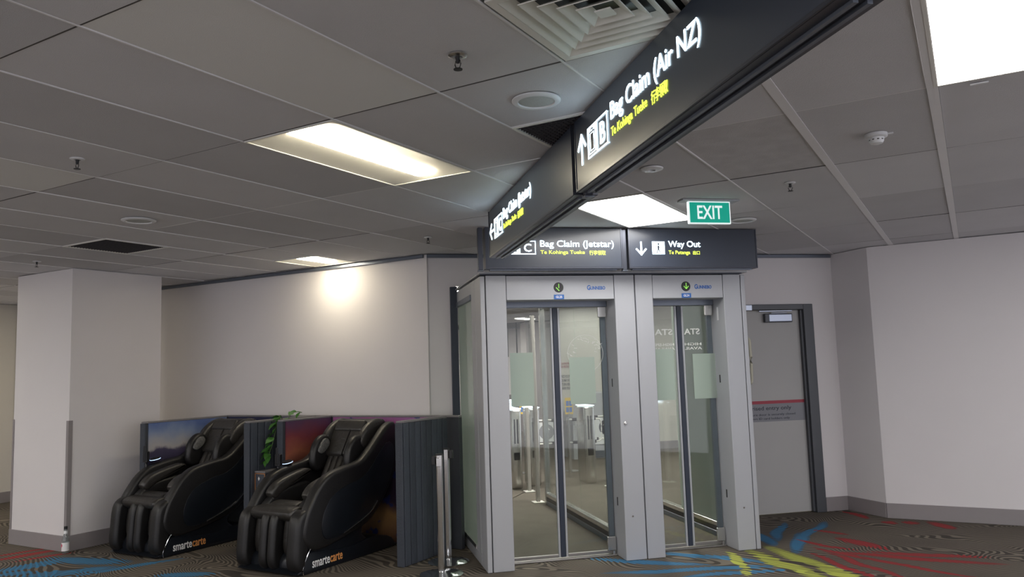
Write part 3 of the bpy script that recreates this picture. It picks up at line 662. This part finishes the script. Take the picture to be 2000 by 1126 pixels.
# end cover panels, roof edge
for s_, lab, w0 in ((-.046, 'narrow grey cover panel at the left edge of the left gate', 0), (2.354, 'narrow grey cover panel at the right edge of the right gate', 1)):
    tag(link('cover_panel', B(0, .040, 0, .26 if not w0 else 1.28, .002, 2.42, .004), M['alu']), lab, 'panel'); o = COL.objects[-1] if False else bpy.data.objects[[k for k in bpy.data.objects.keys() if k.startswith('cover_panel')][-1]]
    o.location = G(s_, .02); o.rotation_euler = (0, 0, GA)
rf = thing('gate_roof', 'flat grey roof over both glass gates, with a dark drip edge', 'roof', G(-.05, 0), GA)
link('fascia', B(-.005, 2.45, -.02, .12, 2.436, 2.452, .003), M['alu'], rf)
link('drip_edge', B(-.002, 2.40, -.012, .10, 2.427, 2.4355), M['navy'], rf)
link('side_cap', B(-.008, .055, .122, 1.32, 2.434, 2.450, .003), M['alu'], rf)
# left outside glazed side of the airlock
sd = thing('side_glazing', 'glazed grey side panel of the left gate beside the barrier posts', 'glass panel', G(-.046, .285), GA)
link('stile', B(0, .04, 0, .19, .10, 2.42, .003), M['alu'], sd)
link('skirt_rail', B(0, .04, 0, 1.0, .004, .0995, .003), M['alu'], sd)
link('bottom_bead', B(-.012, .03, .192, 1.0, .101, .135, .003), M['steel'], sd)
link('top_rail', B(0, .04, .192, 1.0, 2.31, 2.42, .003), M['alu'], sd)
link('top_bead', B(-.012, .02, .192, 1.0, 2.262, 2.309, .003), M['alu_dark'], sd)
link('pane', B(.012, .022, .192, 1.0, .136, 2.261), M['glass_green'], sd)
tag(link('corner_post', B(-.035, .035, -.022, .022, .002, 2.47, .003), M['navy']), 'dark full-height post where the glazed side meets the angled wall', 'post')
cp = bpy.data.objects['corner_post']; cp.location = G(-.075, 1.312); cp.rotation_euler = (0, 0, GA)
# inside glazed walls of the two lanes
def lane_wall(s, t0, t1, pane, label, frost=False):
    t = thing('lane_screen', label, 'glass panel', G(s, t0), GA)
    L_ = t1 - t0
    link('floor_channel', B(-.03, .03, 0, L_, .005, .055, .003), M['alu_dark'], t)
    link('rubber_strip', B(-.026, .026, 0, L_, .0555, .10), M['black'], t)
    link('bottom_rail', B(-.032, .032, 0, L_, .1005, .145, .004), M['steel'], t)
    link('top_rail', B(-.02, .02, 0, L_, 2.36, 2.42, .003), M['alu'], t)
    cut = [0, .42, 1] if frost else [0, .5, 1]
    for i in range(2):
        link('pane', B(-.006, .006, L_ * cut[i] + .006, L_ * cut[i + 1] - .006, .146, 2.359), M[pane if i == 0 else 'glass'], t)
    link('end_post', B(-.03, .03, L_ + .002, L_ + .062, .005, 2.42, .004), M['steel'], t)
    return t
lane_wall(1.268, .335, 2.95, 'glass', 'clear glass screen dividing the two gate lanes')
lw2 = lane_wall(2.305, .345, 2.95, 'glass_green', 'milky green glass screen along the right gate lane', True)
lane_wall(.02, 1.46, 2.95, 'glass', 'clear glass screen on the left side of the left gate lane')
# globe etching on the left gate's right leaf, and back-to-front lettering on the right gate
lf = [o for o in t1.children if o.name.startswith('glass_leaf')][1]
b_ = bmesh.new(); gx, gz, gr = .895, 1.755, .165
gx = (.18 + 1.14) / 2 + .036 + .235
ring_xz(b_, gx, gz, gr - .004, gr, y0 - .0006, .001, 60)
for k in range(26):
    an = random.uniform(.1, 3.3); r_ = random.uniform(.62, .95) * gr
    p = (gx + r_ * math.cos(an), gz + r_ * math.sin(an)); q = (p[0] + random.uniform(-.028, .028), p[1] + random.uniform(-.018, .018)); stroke(b_, p, q, .0045, y0 - .0006, .001)
link('globe_etching', b_, M['frost_dim'], lf, kind='stuff')
lfs = [o for o in t2.children if o.name.startswith('glass_leaf')]
a0 = .201; a1 = (X2(1.5) + X2(2.175)) / 2 + .036
for lf, x0, x1, tx in ((lfs[0], a0 - .0, a0 + .235, 'STAR'), (lfs[1], a1 + .01, a1 + .165, 'STA')):
    text('mirrored_lettering', tx, x0, x1, 1.90, 1.955, M['frost_dim'], lf, y0 - .0006, .001, .02, True)
    text('mirrored_lettering', 'HIGH-SPEED' if tx == 'STAR' else 'HIGH', x0, x1 + .01, 1.80, 1.825, M['frost_dim'], lf, y0 - .0006, .001, .02, True)
    text('mirrored_lettering', 'AVAILABLE' if tx == 'STAR' else 'AVAIL', x0, x1 + .015, 1.762, 1.787, M['frost_dim'], lf, y0 - .0006, .001, .02, True)

# ================================================================= HALL BEYOND THE GATES
def rail_post(s, t_, h, label):
    t = thing('screen_post', label, 'post', G(s, t_), GA)
    link('base_plate', B(-.07, .07, -.07, .07, .005, .016, .003), M['white_metal'], t)
    link('shaft', B(-.022, .022, -.03, .03, .0165, h, .004), M['post_paint'], t)
    link('glass_fin', B(-.005, .005, .032, .20, .12, h - .05), M['glass'], t)
rail_post(1.19, 3.16, 2.3, 'tall steel screen post standing behind the left gate on a square foot')
rail_post(1.30, 4.05, 1.12, 'waist-high steel screen post by the left speed gate cabinet')
rail_post(2.44, 4.02, 1.12, 'waist-high steel screen post by the right speed gate cabinet')
def cabinet(s, t_, label):
    t = thing('speed_gate_cabinet', label, 'turnstile', G(s, t_), GA)
    link('body', B(-.08, .08, 0, .38, .005, 1.085, .03, 3), M['steel'], t, smooth=True)
    link('lid', B(-.082, .082, -.002, .382, 1.0855, 1.098, .004, 2), M['screen'], t)
    link('sensor_strip', B(-.03, -.012, -.004, -.0005, .62, .95), M['black'], t)
    link('sensor_strip', B(.012, .03, -.004, -.0005, .62, .95), M['black'], t)
    link('reader', B(-.04, .04, -.02, -.0045, .40, .50, .004), M['black'], t)
cabinet(1.20, 4.30, 'steel turnstile cabinet at the left edge of the left gate glass')
cabinet(1.50, 4.45, 'steel turnstile cabinet just right of the leftmost one')
cabinet(2.28, 4.35, 'steel turnstile cabinet seen through the right pane of the left gate')
def swing(s, t_, label, dark=False):
    t = thing('swing_barrier', label, 'barrier', G(s, t_), GA)
    b_ = bmesh.new()
    pts = spline([(-.26, 0, .86), (.16, 0, .86), (.24, 0, .82), (.25, 0, .70), (.24, 0, .56), (.16, 0, .52), (-.26, 0, .52)], 5, False)
    link('frame_tube', tube(b_, pts, .012, 8), M['white_metal'], t, smooth=True)
    pn = link('sign_board', B(-.17, .17, -.006, .006, .545, .835), M['white_plastic'], t)
    b_ = bmesh.new(); ring_xz(b_, 0, .69, .0005, .115, -.0062, .001, 32); dk = link('sign_disc', b_, M['ink'] if not dark else M['grey_strip'], pn)
    b_ = bmesh.new(); stroke(b_, (0, .61), (0, .75), .032, -.0075, .001); flat_poly(b_, [(-.055, .72), (.055, .72), (0, .785)], -.0075, .001); link('up_arrow', b_, M['print_white'], pn)
    for x in (-.17, .12):
        for z in (.52, .86): link('clamp', B(x - .04, x + .04, -.02, .02, z - .022, z + .022, .005), M['black'], t)
    link('pivot_pole', cyl(bmesh.new(), (-.275, 0, .006), (-.275, 0, .9), .02, None, 14), M['steel'], t, smooth=True)
swing(1.86, 5.15, 'white swing barrier with a grey arrow disc behind the left pane', True)
swing(2.46, 5.10, 'white swing barrier with a dark blue up-arrow disc behind the right pane')
swing(2.92, 5.5, 'white swing barrier farthest right, half behind the turnstile cabinet')
for s, t_, z0, lab in ((1.70, 5.9, .93, 'yellow pictogram notice behind the left pane of the left gate'), (2.42, 5.8, .90, 'yellow pictogram notice with blue symbols behind the right pane')):
    t = thing('floor_notice', lab, 'notice', G(s, t_), GA)
    link('pole', cyl(bmesh.new(), (0, 0, .02), (0, 0, z0 + .02), .014, None, 12), M['steel'], t, smooth=True)
    link('foot', lathe(bmesh.new(), [(.13, .005), (.13, .014), (.02, .022), (0, .022)], 24), M['steel'], t, smooth=True)
    link('board', B(-.065, .065, -.004, .004, z0, z0 + .26), M['yellow'], t)
    for k in range(2):
        for j in range(2): link('pictogram', B(-.05 + j * .054, -.004 + j * .054, -.006, -.0045, z0 + .03 + k * .10, z0 + .11 + k * .10), M['blue'], t)
# curved white scanner counter against the corridor wall
t = thing('scanner_counter', 'curved grey and white scanner counter against the corridor wall', 'counter', G(3.55, 7.3), GA)
arc = [(-.62, .005), (-.62, .75)] + [(-.62 + .62 * (1 - math.cos(a)), .75 + .42 * math.sin(a)) for a in [k * math.pi / 2 / 8 for k in range(1, 9)]] + [(.6, 1.17), (.6, .005)]
b_ = bmesh.new(); v0 = [b_.verts.new((x, 0, z)) for x, z in arc]; f = b_.faces.new(v0); r = bmesh.ops.extrude_face_region(b_, geom=[f]); bmesh.ops.translate(b_, vec=(0, .7, 0), verts=[v for v in r['geom'] if isinstance(v, bmesh.types.BMVert)])
link('casing', b_, M['alu'], t); link('front_panel', B(-.5, .5, -.02, -.0005, .25, .62, .005), M['white_plastic'], t)
link('kick_plate', B(-.55, .55, -.012, -.0005, .02, .14, .003), M['alu_dark'], t)
# white column and hanging banner poles far behind, reception globe lamp
tag(link('square_column', B(0, 1.0, 0, .6, .005, 2.798, .004), M['wall']), 'far white column seen high in the left pane of the left gate', 'column'); o = bpy.data.objects['square_column']; o.location = G(3.42, 12.6); o.rotation_euler = (0, 0, GA)
for s, lab in ((2.95, 'thin dark hanger pole beyond the left pane, left one'), (3.18, 'thin dark hanger pole beyond the left pane, right one')):
    tag(link('hanger_pole', cyl(bmesh.new(), (0, 0, 1.95), (0, 0, 2.798), .016, None, 10), M['black'], smooth=True), lab, 'pole').location = G(s, 12.6)
tag(link('low_partition', B(-1.2, 1.2, 0, .08, .005, .98, .004), M['skirting']), 'low brown partition in front of the far wall, seen through the left gate', 'partition'); o = bpy.data.objects['low_partition']; o.location = G(3.6, 14.2); o.rotation_euler = (0, 0, GA)
t = thing('check_in_screen', 'small glowing white screen on top of the far left turnstile', 'screen', G(1.16, 4.55, 1.106), GA)
link('screen_panel', B(-.075, .075, 0, .03, .0, .11, .02, 3), M['screen'], t, smooth=True); text('lettering', 'OK', -.01, .045, .035, .065, M['blue'], t, -.0004, .001, .01)
t = thing('wall_notice', 'printed notice in red and black lettering on the corridor wall', 'notice', G(3.12, 8.245), GA)
text('lettering', 'NO ENTRY\nNO RETURN', -.13, .13, 1.64, 1.74, M['red_strip'], t, 0, .001, .01)
text('lettering', 'ONCE YOU PASS\nYOU MAY NOT\nRETURN HERE\nTHANK YOU', -.12, .12, 1.22, 1.50, M['ink'], t, 0, .001, .01)

# ================================================================= STAFF DOOR
d = thing('door_1', 'grey staff door', 'door', G(2.88, 1.34), GA); del d['label'], d['category']; d['kind'] = 'structure'
link('door_leaf', B(.05, .925, .04, .085, .012, 2.185, .002), M['door'], d)
b_ = bmesh.new(); box(b_, .93, 1.045, -.03, .098, .0, 2.25, .006, 2); box(b_, .001, .045, -.03, .098, .0, 2.25, .006, 2); box(b_, .045, .93, -.03, .098, 2.19, 2.25, .006, 2)
box(b_, .905, .93, .0, .038, .012, 2.185)
link('door_frame', b_, M['door_frame'], d)
link('lock_cover', B(.06, .30, -.045, -.031, 2.185, 2.245, .003), M['closer'], d)
cl = link('door_closer', B(.47, .80, -.010, .036, 2.055, 2.15, .006, 2), M['door_frame'], d)
link('closer_face', B(.515, .79, -.0145, -.0105, 2.065, 2.14, .003), M['closer'], cl)
link('closer_arm', box(B(.40, .80, -.012, .01, 2.172, 2.184, .002), .55, .74, -.006, .008, 2.152, 2.16, .002), M['closer'], cl)
link('pull_handle', tube(bmesh.new(), spline([(.20, .036, 1.40), (.235, -.03, 1.41), (.245, -.04, 1.5), (.245, -.04, 1.8), (.235, -.03, 1.88), (.19, .036, 1.95)], 5, False), .018, 10), M['cream'], d, smooth=True)
link('red_band', B(.05, .904, .0375, .0395, 1.175, 1.208), M['red_strip'], d)
gb = link('grey_band', B(.05, .904, .0378, .0395, .985, 1.1745), M['grey_strip'], d)
text('lettering', 'Authorised entry only', .075, .740, 1.095, 1.150, M['ink'], gb, .0372, .001, .006)
text('lettering', 'Please ensure door is securely closed', .075, .785, 1.042, 1.072, M['ink'], gb, .0372, .001, .004)
text('lettering', 'Staff & airport ID card holders only', .075, .715, 1.000, 1.030, M['ink'], gb, .0372, .001, .004)

# ================================================================= MASSAGE CHAIR BAY
def panel_part(name, loc, boards, label, poster=None, py=(0, 1), th=.075, depth=.62):
    """upright partition running along +Y; its right face carries planks or a printed picture"""
    t = thing(name, label, 'partition', loc)
    link('core', B(-th + .0, -.012, 0, depth, .002, 1.205, .002), M['partition'], t)
    link('top_rim', B(-th, .0, -.004, depth, 1.2055, 1.222, .002), M['partition_rim'], t)
    link('front_plank', B(-th, .0, -.018, -.0005, .002, 1.205, .003), M['plank'][1], t)
    if poster: link('printed_picture', B(-.0115, -.002, .03, depth - .005, .004, 1.204), M[poster], t)
    if boards:
        n = max(3, round(depth / .088)); w_ = depth / n
        for k in range(n):
            link('plank', B(-.0115, .004 + (k % 2) * .0015, k * w_ + .0045, (k + 1) * w_ - .0045, .004, 1.204, .003), M['plank'][k % 3], t)
    return t
panel_part('bay_partition', (-7.378, 5.19, 0), False, 'left end partition of the massage bay, with a sunset sky picture', 'poster_sky', depth=1.02)
panel_part('bay_partition', (-6.03, 5.35, 0), True, 'charcoal plank partition just right of the left massage chair', depth=.86)
panel_part('bay_partition', (-5.80, 5.55, 0), False, 'partition with a red dusk picture behind the right massage chair', 'poster_red', depth=.66)
panel_part('bay_partition', (-4.30, 5.48, 0), True, 'charcoal plank partition at the right end, beside the barrier posts', depth=.66)
t = thing('bay_backdrop', 'long low backdrop of the massage bay standing against the white wall', 'backdrop', (-7.45, 6.22, 0))
link('core', B(0, 3.23, .0, .05, .002, 1.205, .002), M['partition'], t); link('top_rim', B(0, 3.23, -.004, .052, 1.2055, 1.222, .002), M['partition_rim'], t)
link('printed_picture', B(.09, 1.34, -.006, -.0005, .004, 1.204), M['poster_navy'], t); link('printed_picture', B(1.665, 3.06, -.006, -.0005, .004, 1.204), M['poster_pink'], t)
# console between the two middle partitions
t = thing('payment_console', 'low dark console with copper edging between the two massage chairs', 'cabinet', (-5.955, 5.40, 0))
link('cabinet_body', B(-.068, .068, 0, .5, .002, .735, .004), M['plank'][2], t)
link('top_board', B(-.07, .07, -.006, .5, .7355, .75, .002), M['partition_rim'], t)
b_ = bmesh.new(); box(b_, -.068, -.060, -.006, -.0005, .03, .732); box(b_, .060, .068, -.006, -.0005, .03, .732); box(b_, -.06, .06, -.006, -.0005, .724, .732); box(b_, -.06, .06, -.006, -.0005, .03, .038)
link('copper_edge', b_, M['copper'], t)
b_ = bmesh.new(); flat_poly(b_, [(-.02, .66), (-.005, .68), (-.02, .70), (-.028, .68)], -.001, .001); link('white_mark', b_, M['print_white'], t)
# hanging vine
vn = thing('potted_vine', 'green trailing vine hanging between the two middle partitions', 'plant', (-5.952, 5.72, .7535))
link('pot', lathe(bmesh.new(), [(0, .006), (.045, .006), (.055, .36), (.05, .36), (.045, .33), (0, .33)], 20), M['partition'], vn, smooth=True)
def leaf_bm(L_, W_):
    bm = bmesh.new(); prof = [(0, 0), (.18, .55), (.42, 1.0), (.68, .72), (.88, .28), (1, 0)]
    mid = [bm.verts.new((u * L_, 0, -.25 * L_ * u * u)) for u, _ in prof]
    for s in (-1, 1):
        e_ = [bm.verts.new((u * L_, s * w_ * W_ / 2, -.25 * L_ * u * u + .12 * W_ * w_)) for u, w_ in prof[1:-1]]
        row = [mid[0]] + e_ + [mid[-1]]
        bm.faces.new((mid[0], mid[1], row[1]) if s < 0 else (mid[0], row[1], mid[1]))
        for k in range(1, 4): bm.faces.new((mid[k], mid[k + 1], row[k + 1], row[k]) if s < 0 else (mid[k], row[k], row[k + 1], mid[k + 1]))
        bm.faces.new((mid[4], mid[5], row[4]) if s < 0 else (mid[4], row[4], mid[5]))
    return bm
vine = spline([(0, 0, .34), (.0, -.06, .50), (.02, -.12, .46), (.03, -.16, .36), (.02, -.19, .24), (.0, -.21, .15), (-.02, -.22, .07)], 6, False)
link('stem', tube(bmesh.new(), vine, .004, 6), M['stem'], vn, smooth=True)
vine2 = spline([(0, 0, .34), (.02, .04, .50), (.05, .10, .53), (.06, .16, .52)], 5, False); link('stem', tube(bmesh.new(), vine2, .004, 6), M['stem'], vn, smooth=True)
lm = None
for k in range(26):
    p = vine[3 + int(k * (len(vine) - 4) / 22)] if k < 22 else vine2[4 + (k - 22) * 3]
    if lm is None:
        o = link('leaf', leaf_bm(.105, .062), M['leaf'], vn, smooth=True); lm = o.data
    else:
        o = bpy.data.objects.new('leaf', lm); COL.objects.link(o); o.parent = vn
    o.location = p; o.rotation_euler = (random.uniform(-.5, .5), random.uniform(-.1, .8), R(250) + random.uniform(-1.1, 1.0)); sc = random.uniform(.8, 1.25); o.scale = (sc, sc, sc)

def massage_chair(loc, label, hw, dial_y):
    """origin on the floor at the middle of the chair; -Y is the front"""
    t = thing('massage_chair', label, 'massage chair', loc, 0)
    k = lambda pts: [(y - 5.45, z) for y, z in pts]
    shell = k([(4.90, .40), (4.94, .50), (5.02, .62), (5.10, .71), (5.22, .785), (5.42, .825), (5.62, .855), (5.76, .95), (5.90, 1.07), (6.01, 1.15), (6.11, 1.17), (6.15, 1.08), (6.14, .90), (6.09, .69), (5.98, .52), (5.84, .38), (5.70, .29), (5.50, .235), (5.25, .19), (5.05, .175), (4.93, .23), (4.89, .31)])
    inner = k([(5.10, .36), (5.14, .50), (5.24, .60), (5.42, .665), (5.60, .70), (5.74, .78), (5.86, .90), (5.98, .99), (6.07, .95), (6.07, .80), (6.00, .64), (5.88, .49), (5.72, .36), (5.50, .29), (5.28, .245), (5.14, .26)])
    for s in (-1, 1):
        sh = link('side_shell', slab_yz(shell, s * (hw - .115), s * (hw - .008), .034, 4, 3), M['leather'], t, smooth=True)
        link('accent_panel', slab_yz(inner, s * (hw - .012), s * hw, .005, 2, 3), M['shell'], sh, smooth=True)
        x = s * (hw + .0015)
        link('chrome_line', tube(bmesh.new(), [(x, a, b_) for a, b_ in spline(k([(5.36, .262), (5.55, .32), (5.72, .385), (5.82, .47)]), 6, False)], .005, 6), M['chrome'], sh, smooth=True)
        # armrest cushion on the inner side
        link('arm_cushion', slab_yz(k([(5.06, .62), (5.14, .70), (5.30, .75), (5.50, .785), (5.56, .75), (5.40, .68), (5.22, .62), (5.12, .56)]), s * (hw - .215), s * (hw - .118), .028, 3, 3), M['leather_worn'], t, smooth=True)
        link('thigh_bolster', slab_yz(k([(5.00, .50), (5.12, .61), (5.36, .66), (5.55, .66), (5.50, .5), (5.2, .42)]), s * (hw - .205), s * (hw - .12), .03, 3, 3), M['leather'], t, smooth=True)
        # shoulder wing with crinkled lining
        wg = link('shoulder_wing', slab_yz(k([(5.58, .80), (5.58, .90), (5.62, 1.0), (5.70, 1.065), (5.79, 1.06), (5.84, .98), (5.82, .86), (5.74, .76), (5.64, .74)]), s * (hw - .21), s * (hw - .13), .034, 3, 3), M['leather'], t, smooth=True)
        link('wing_lining', slab_yz(k([(5.63, .93), (5.66, .99), (5.71, 1.035), (5.76, 1.03), (5.775, .98), (5.73, .93), (5.67, .90)]), s * (hw - .235), s * (hw - .205), .012, 2, 3), M['silver_cloth'], wg, smooth=True)
        link('head_bolster', slab_yz(k([(5.74, 1.02), (5.84, 1.14), (5.98, 1.205), (6.08, 1.19), (6.06, 1.08), (5.92, .98), (5.80, .94)]), s * (hw - .205), s * (hw - .118), .034, 3, 3), M['leather_worn'], t, smooth=True)
    iw = hw - .12
    # base plinth and chassis
    base = k([(4.915, .004), (4.895, .05), (4.905, .11), (4.96, .165), (5.06, .17), (5.30, .135), (5.52, .125), (5.70, .15), (5.90, .145), (6.05, .10), (6.10, .04), (6.08, .004)])
    bs = link('base', slab_yz(base, -hw + .03, hw - .03, .012, 2, 2), M['shell'], t, smooth=True)
    link('chassis', slab_yz(k([(5.05, .10), (5.02, .34), (5.20, .40), (5.55, .42), (5.86, .50), (5.80, .38), (5.69, .29), (5.66, .20), (5.74, .12), (5.4, .09)]), -hw + .045, hw - .045, .02, 2, 2), M['shell'], t, smooth=True)
    xx = hw - .026
    link('chrome_trim', tube(bmesh.new(), [(xx, a, b_) for a, b_ in spline(k([(4.905, .01), (4.90, .06), (4.93, .125), (4.975, .19), (5.02, .23)]), 5, False)], .005, 6), M['chrome'], bs, smooth=True)
    for s_, x0, x1, m_, lab in (('smarte', -.44, -.232, 'print_white', 'white lettering'), ('carte', -.226, -.075, 'print_orange', 'orange lettering')):
        o = text('lettering', s_, x0, x1, .042, .108, M[m_], bs, 0, .0015, .014)
        o.location = (hw - .0285, 0, 0); o.rotation_euler = (0, 0, R(90)); o['label'] = lab
    # seat, back, head pillow
    link('seat_cushion', slab_yz(k([(4.98, .40), (4.97, .47), (5.05, .50), (5.30, .47), (5.55, .47), (5.62, .40), (5.4, .36), (5.1, .35)]), -iw + .085, iw - .085, .03, 3, 3), M['leather_worn'], t, smooth=True)
    link('knee_flap', slab_yz(k([(4.90, .44), (4.88, .50), (4.96, .535), (5.06, .525), (5.08, .47), (4.98, .42)]), -iw + .02, iw - .02, .026, 3, 3), M['leather_worn'], t, smooth=True)
    link('seat_fold', slab_yz(k([(5.00, .505), (5.03, .545), (5.12, .56), (5.20, .535), (5.18, .49), (5.08, .48)]), -iw + .10, iw - .10, .02, 3, 3), M['leather_worn'], t, smooth=True)
    ang = math.atan2(.72, .43); 
    def on_back(u, off, x=0): # u along the back from the seat up
        by, bz = 5.50 - 5.45, .45
        return Matrix.Translation((x, by + u * math.cos(ang) + off * math.sin(ang), bz + u * math.sin(ang) - off * math.cos(ang))) @ Matrix.Rotation(ang - math.pi / 2, 4, 'X').inverted() if False else Matrix.Translation((x, by + u * math.cos(ang) + off * math.sin(ang), bz + u * math.sin(ang) - off * math.cos(ang))) @ Matrix.Rotation(-(math.pi / 2 - ang), 4, 'X')
    link('back_cushion', pad(2 * iw - .18, .12, .80, .04, 4, on_back(.41, .085)), M['leather'], t, smooth=True)
    for j in range(5):
        link('back_roll', pad(.062, .07, .52, .028, 4, on_back(.27, .035, (j - 2) * .068)), M['leather_worn'], t, smooth=True)
    hp = link('head_pillow', pad(.40, .075, .34, .034, 4, on_back(.66, .012)), M['leather_worn'], t, smooth=True)
    link('pillow_flap', pad(.36, .05, .12, .022, 4, on_back(.80, -.012)), M['leather_worn'], hp, smooth=True)
    link('pillow_seam', pad(.008, .06, .30, .003, 2, on_back(.64, -.006, .03)), M['leather'], hp, smooth=True)
    link('back_shell', slab_yz(k([(5.72, .55), (5.86, .86), (5.98, 1.14), (6.08, 1.20), (6.14, 1.10), (6.10, .80), (5.98, .5), (5.85, .42)]), -iw, iw, .03, 3, 3), M['leather'], t, smooth=True)
    # leg rest: outer walls, divider and calf pads
    wall_ = k([(4.90, .50), (4.85, .43), (4.83, .27), (4.82, .11), (4.85, .045), (4.90, .03), (4.95, .10), (4.99, .28), (5.05, .44), (4.99, .52)])
    for x0, x1 in ((-hw + .02, -hw + .145), (-.095, -.006), (.006, .095), (hw - .155, hw - .02)):
        link('leg_bolster', slab_yz(wall_, x0, x1, .036, 4, 3), M['leather'], t, smooth=True)
    calf = k([(4.97, .47), (4.93, .36), (4.92, .2), (4.97, .10), (5.08, .10), (5.08, .45)])
    for x0, x1 in ((-hw + .15, -.10), (.10, hw - .16)):
        link('calf_cushion', slab_yz(calf, x0, x1, .02, 3, 3), M['leather_worn'], t, smooth=True)
    for sx in (-.2, .2): link('caster', cyl(bmesh.new(), (sx - .012, -.55, .022), (sx + .012, -.55, .022), .02, None, 14), M['white_plastic'], t, smooth=True)
    # controls on the left armrest
    rc = link('control_dial', lathe(bmesh.new(), [(0, .018), (.045, .018), (.052, .012), (.052, 0), (.045, -.006)], 28), M['black'], t, smooth=True)
    rc.location = (-hw + .050, dial_y, .838); rc.rotation_euler = (R(12), 0, 0)
    link('dial_glow', lathe(bmesh.new(), [(.0528, .004), (.0535, .007), (.0528, .010)], 28), M['led_blue'], rc, smooth=True)
    ph = link('handset_holder', B(-.03, .03, -.02, .02, .02, .13, .006, 2), M['black'], t); ph.location = (-hw + .045, dial_y - .10, .80)
    link('holder_arm', tube(bmesh.new(), [(.01, .0, -.05), (-.0, 0, -.01), (0, 0, .03)], .012, 8), M['black'], ph, smooth=True)
    link('handset', B(-.012, .022, -.028, -.0205, .04, .19, .004, 2), M['shell'], ph)
    return t
massage_chair((-5.265, 5.45, 0), 'black leather massage chair nearer the gates, in front of the red dusk picture', .385, -.05)
massage_chair((-6.985, 5.40, 0), 'black leather massage chair on the left, beside the white column', .385, -.143)

# ================================================================= BARRIER POSTS, BOTTLE
def stanchion(x, y, label, cassette_rz, h=.96):
    t = thing('barrier_post', label, 'barrier post', (x, y, 0), cassette_rz)
    link('foot', lathe(bmesh.new(), [(.175, .003), (.178, .010), (.15, .018), (.05, .028), (.03, .034), (0, .034)], 40), M['chrome'], t, smooth=True)
    link('tube', cyl(bmesh.new(), (0, 0, .03), (0, 0, h - .10), .0285, None, 28), M['chrome'], t, smooth=True)
    link('head', cyl(bmesh.new(), (0, 0, h - .099), (0, 0, h - .012), .0295, None, 28), M['steel'], t, smooth=True)
    link('cap', lathe(bmesh.new(), [(.031, h - .0115), (.031, h - .003), (.026, h), (0, h)], 28), M['black'], t, smooth=True)
    link('belt_slot', B(.0296, .060, -.020, .020, h - .088, h - .018, .004, 2), M['black'], t)
    link('belt_clip', B(-.016, .016, .0296, .038, h - .10, h - .03, .003), M['steel'], t)
stanchion(-3.868, 5.398, 'chrome barrier post nearer the viewer, its foot cut off by the frame', R(200), .965)
stanchion(-4.055, 5.765, 'chrome barrier post behind the other, with its round foot in view', R(20), .97)
t = thing('bottle', 'small clear bottle with a black cap at the foot of the white column', 'bottle', (-7.775, 4.615, .003))
link('glass_body', lathe(bmesh.new(), [(0, 0), (.030, 0), (.033, .006), (.033, .120), (.028, .150), (.015, .185), (.013, .228), (0, .228)], 22), M['bottle_glass'], t, smooth=True)
link('cap', lathe(bmesh.new(), [(.016, .2285), (.016, .255), (0, .255)], 18), M['black'], t, smooth=True)
link('neck_label', lathe(bmesh.new(), [(.0175, .186), (.0175, .212), (.0165, .213)], 18), M['print_white'], t, smooth=True)
lb = link('front_label', lathe(bmesh.new(), [(.0338, .025), (.0338, .105)], 22), M['print_white'], t, smooth=True)
bb = bmesh.new()
for a, z, r_ in ((-2.2, .05, .011), (-1.7, .078, .013), (-1.95, .062, .008)):
    cyl(bb, (.0335 * math.cos(a), .0335 * math.sin(a), z), (.0352 * math.cos(a), .0352 * math.sin(a), z), r_, None, 12)
link('berry_print', bb, M['pink'], lb)
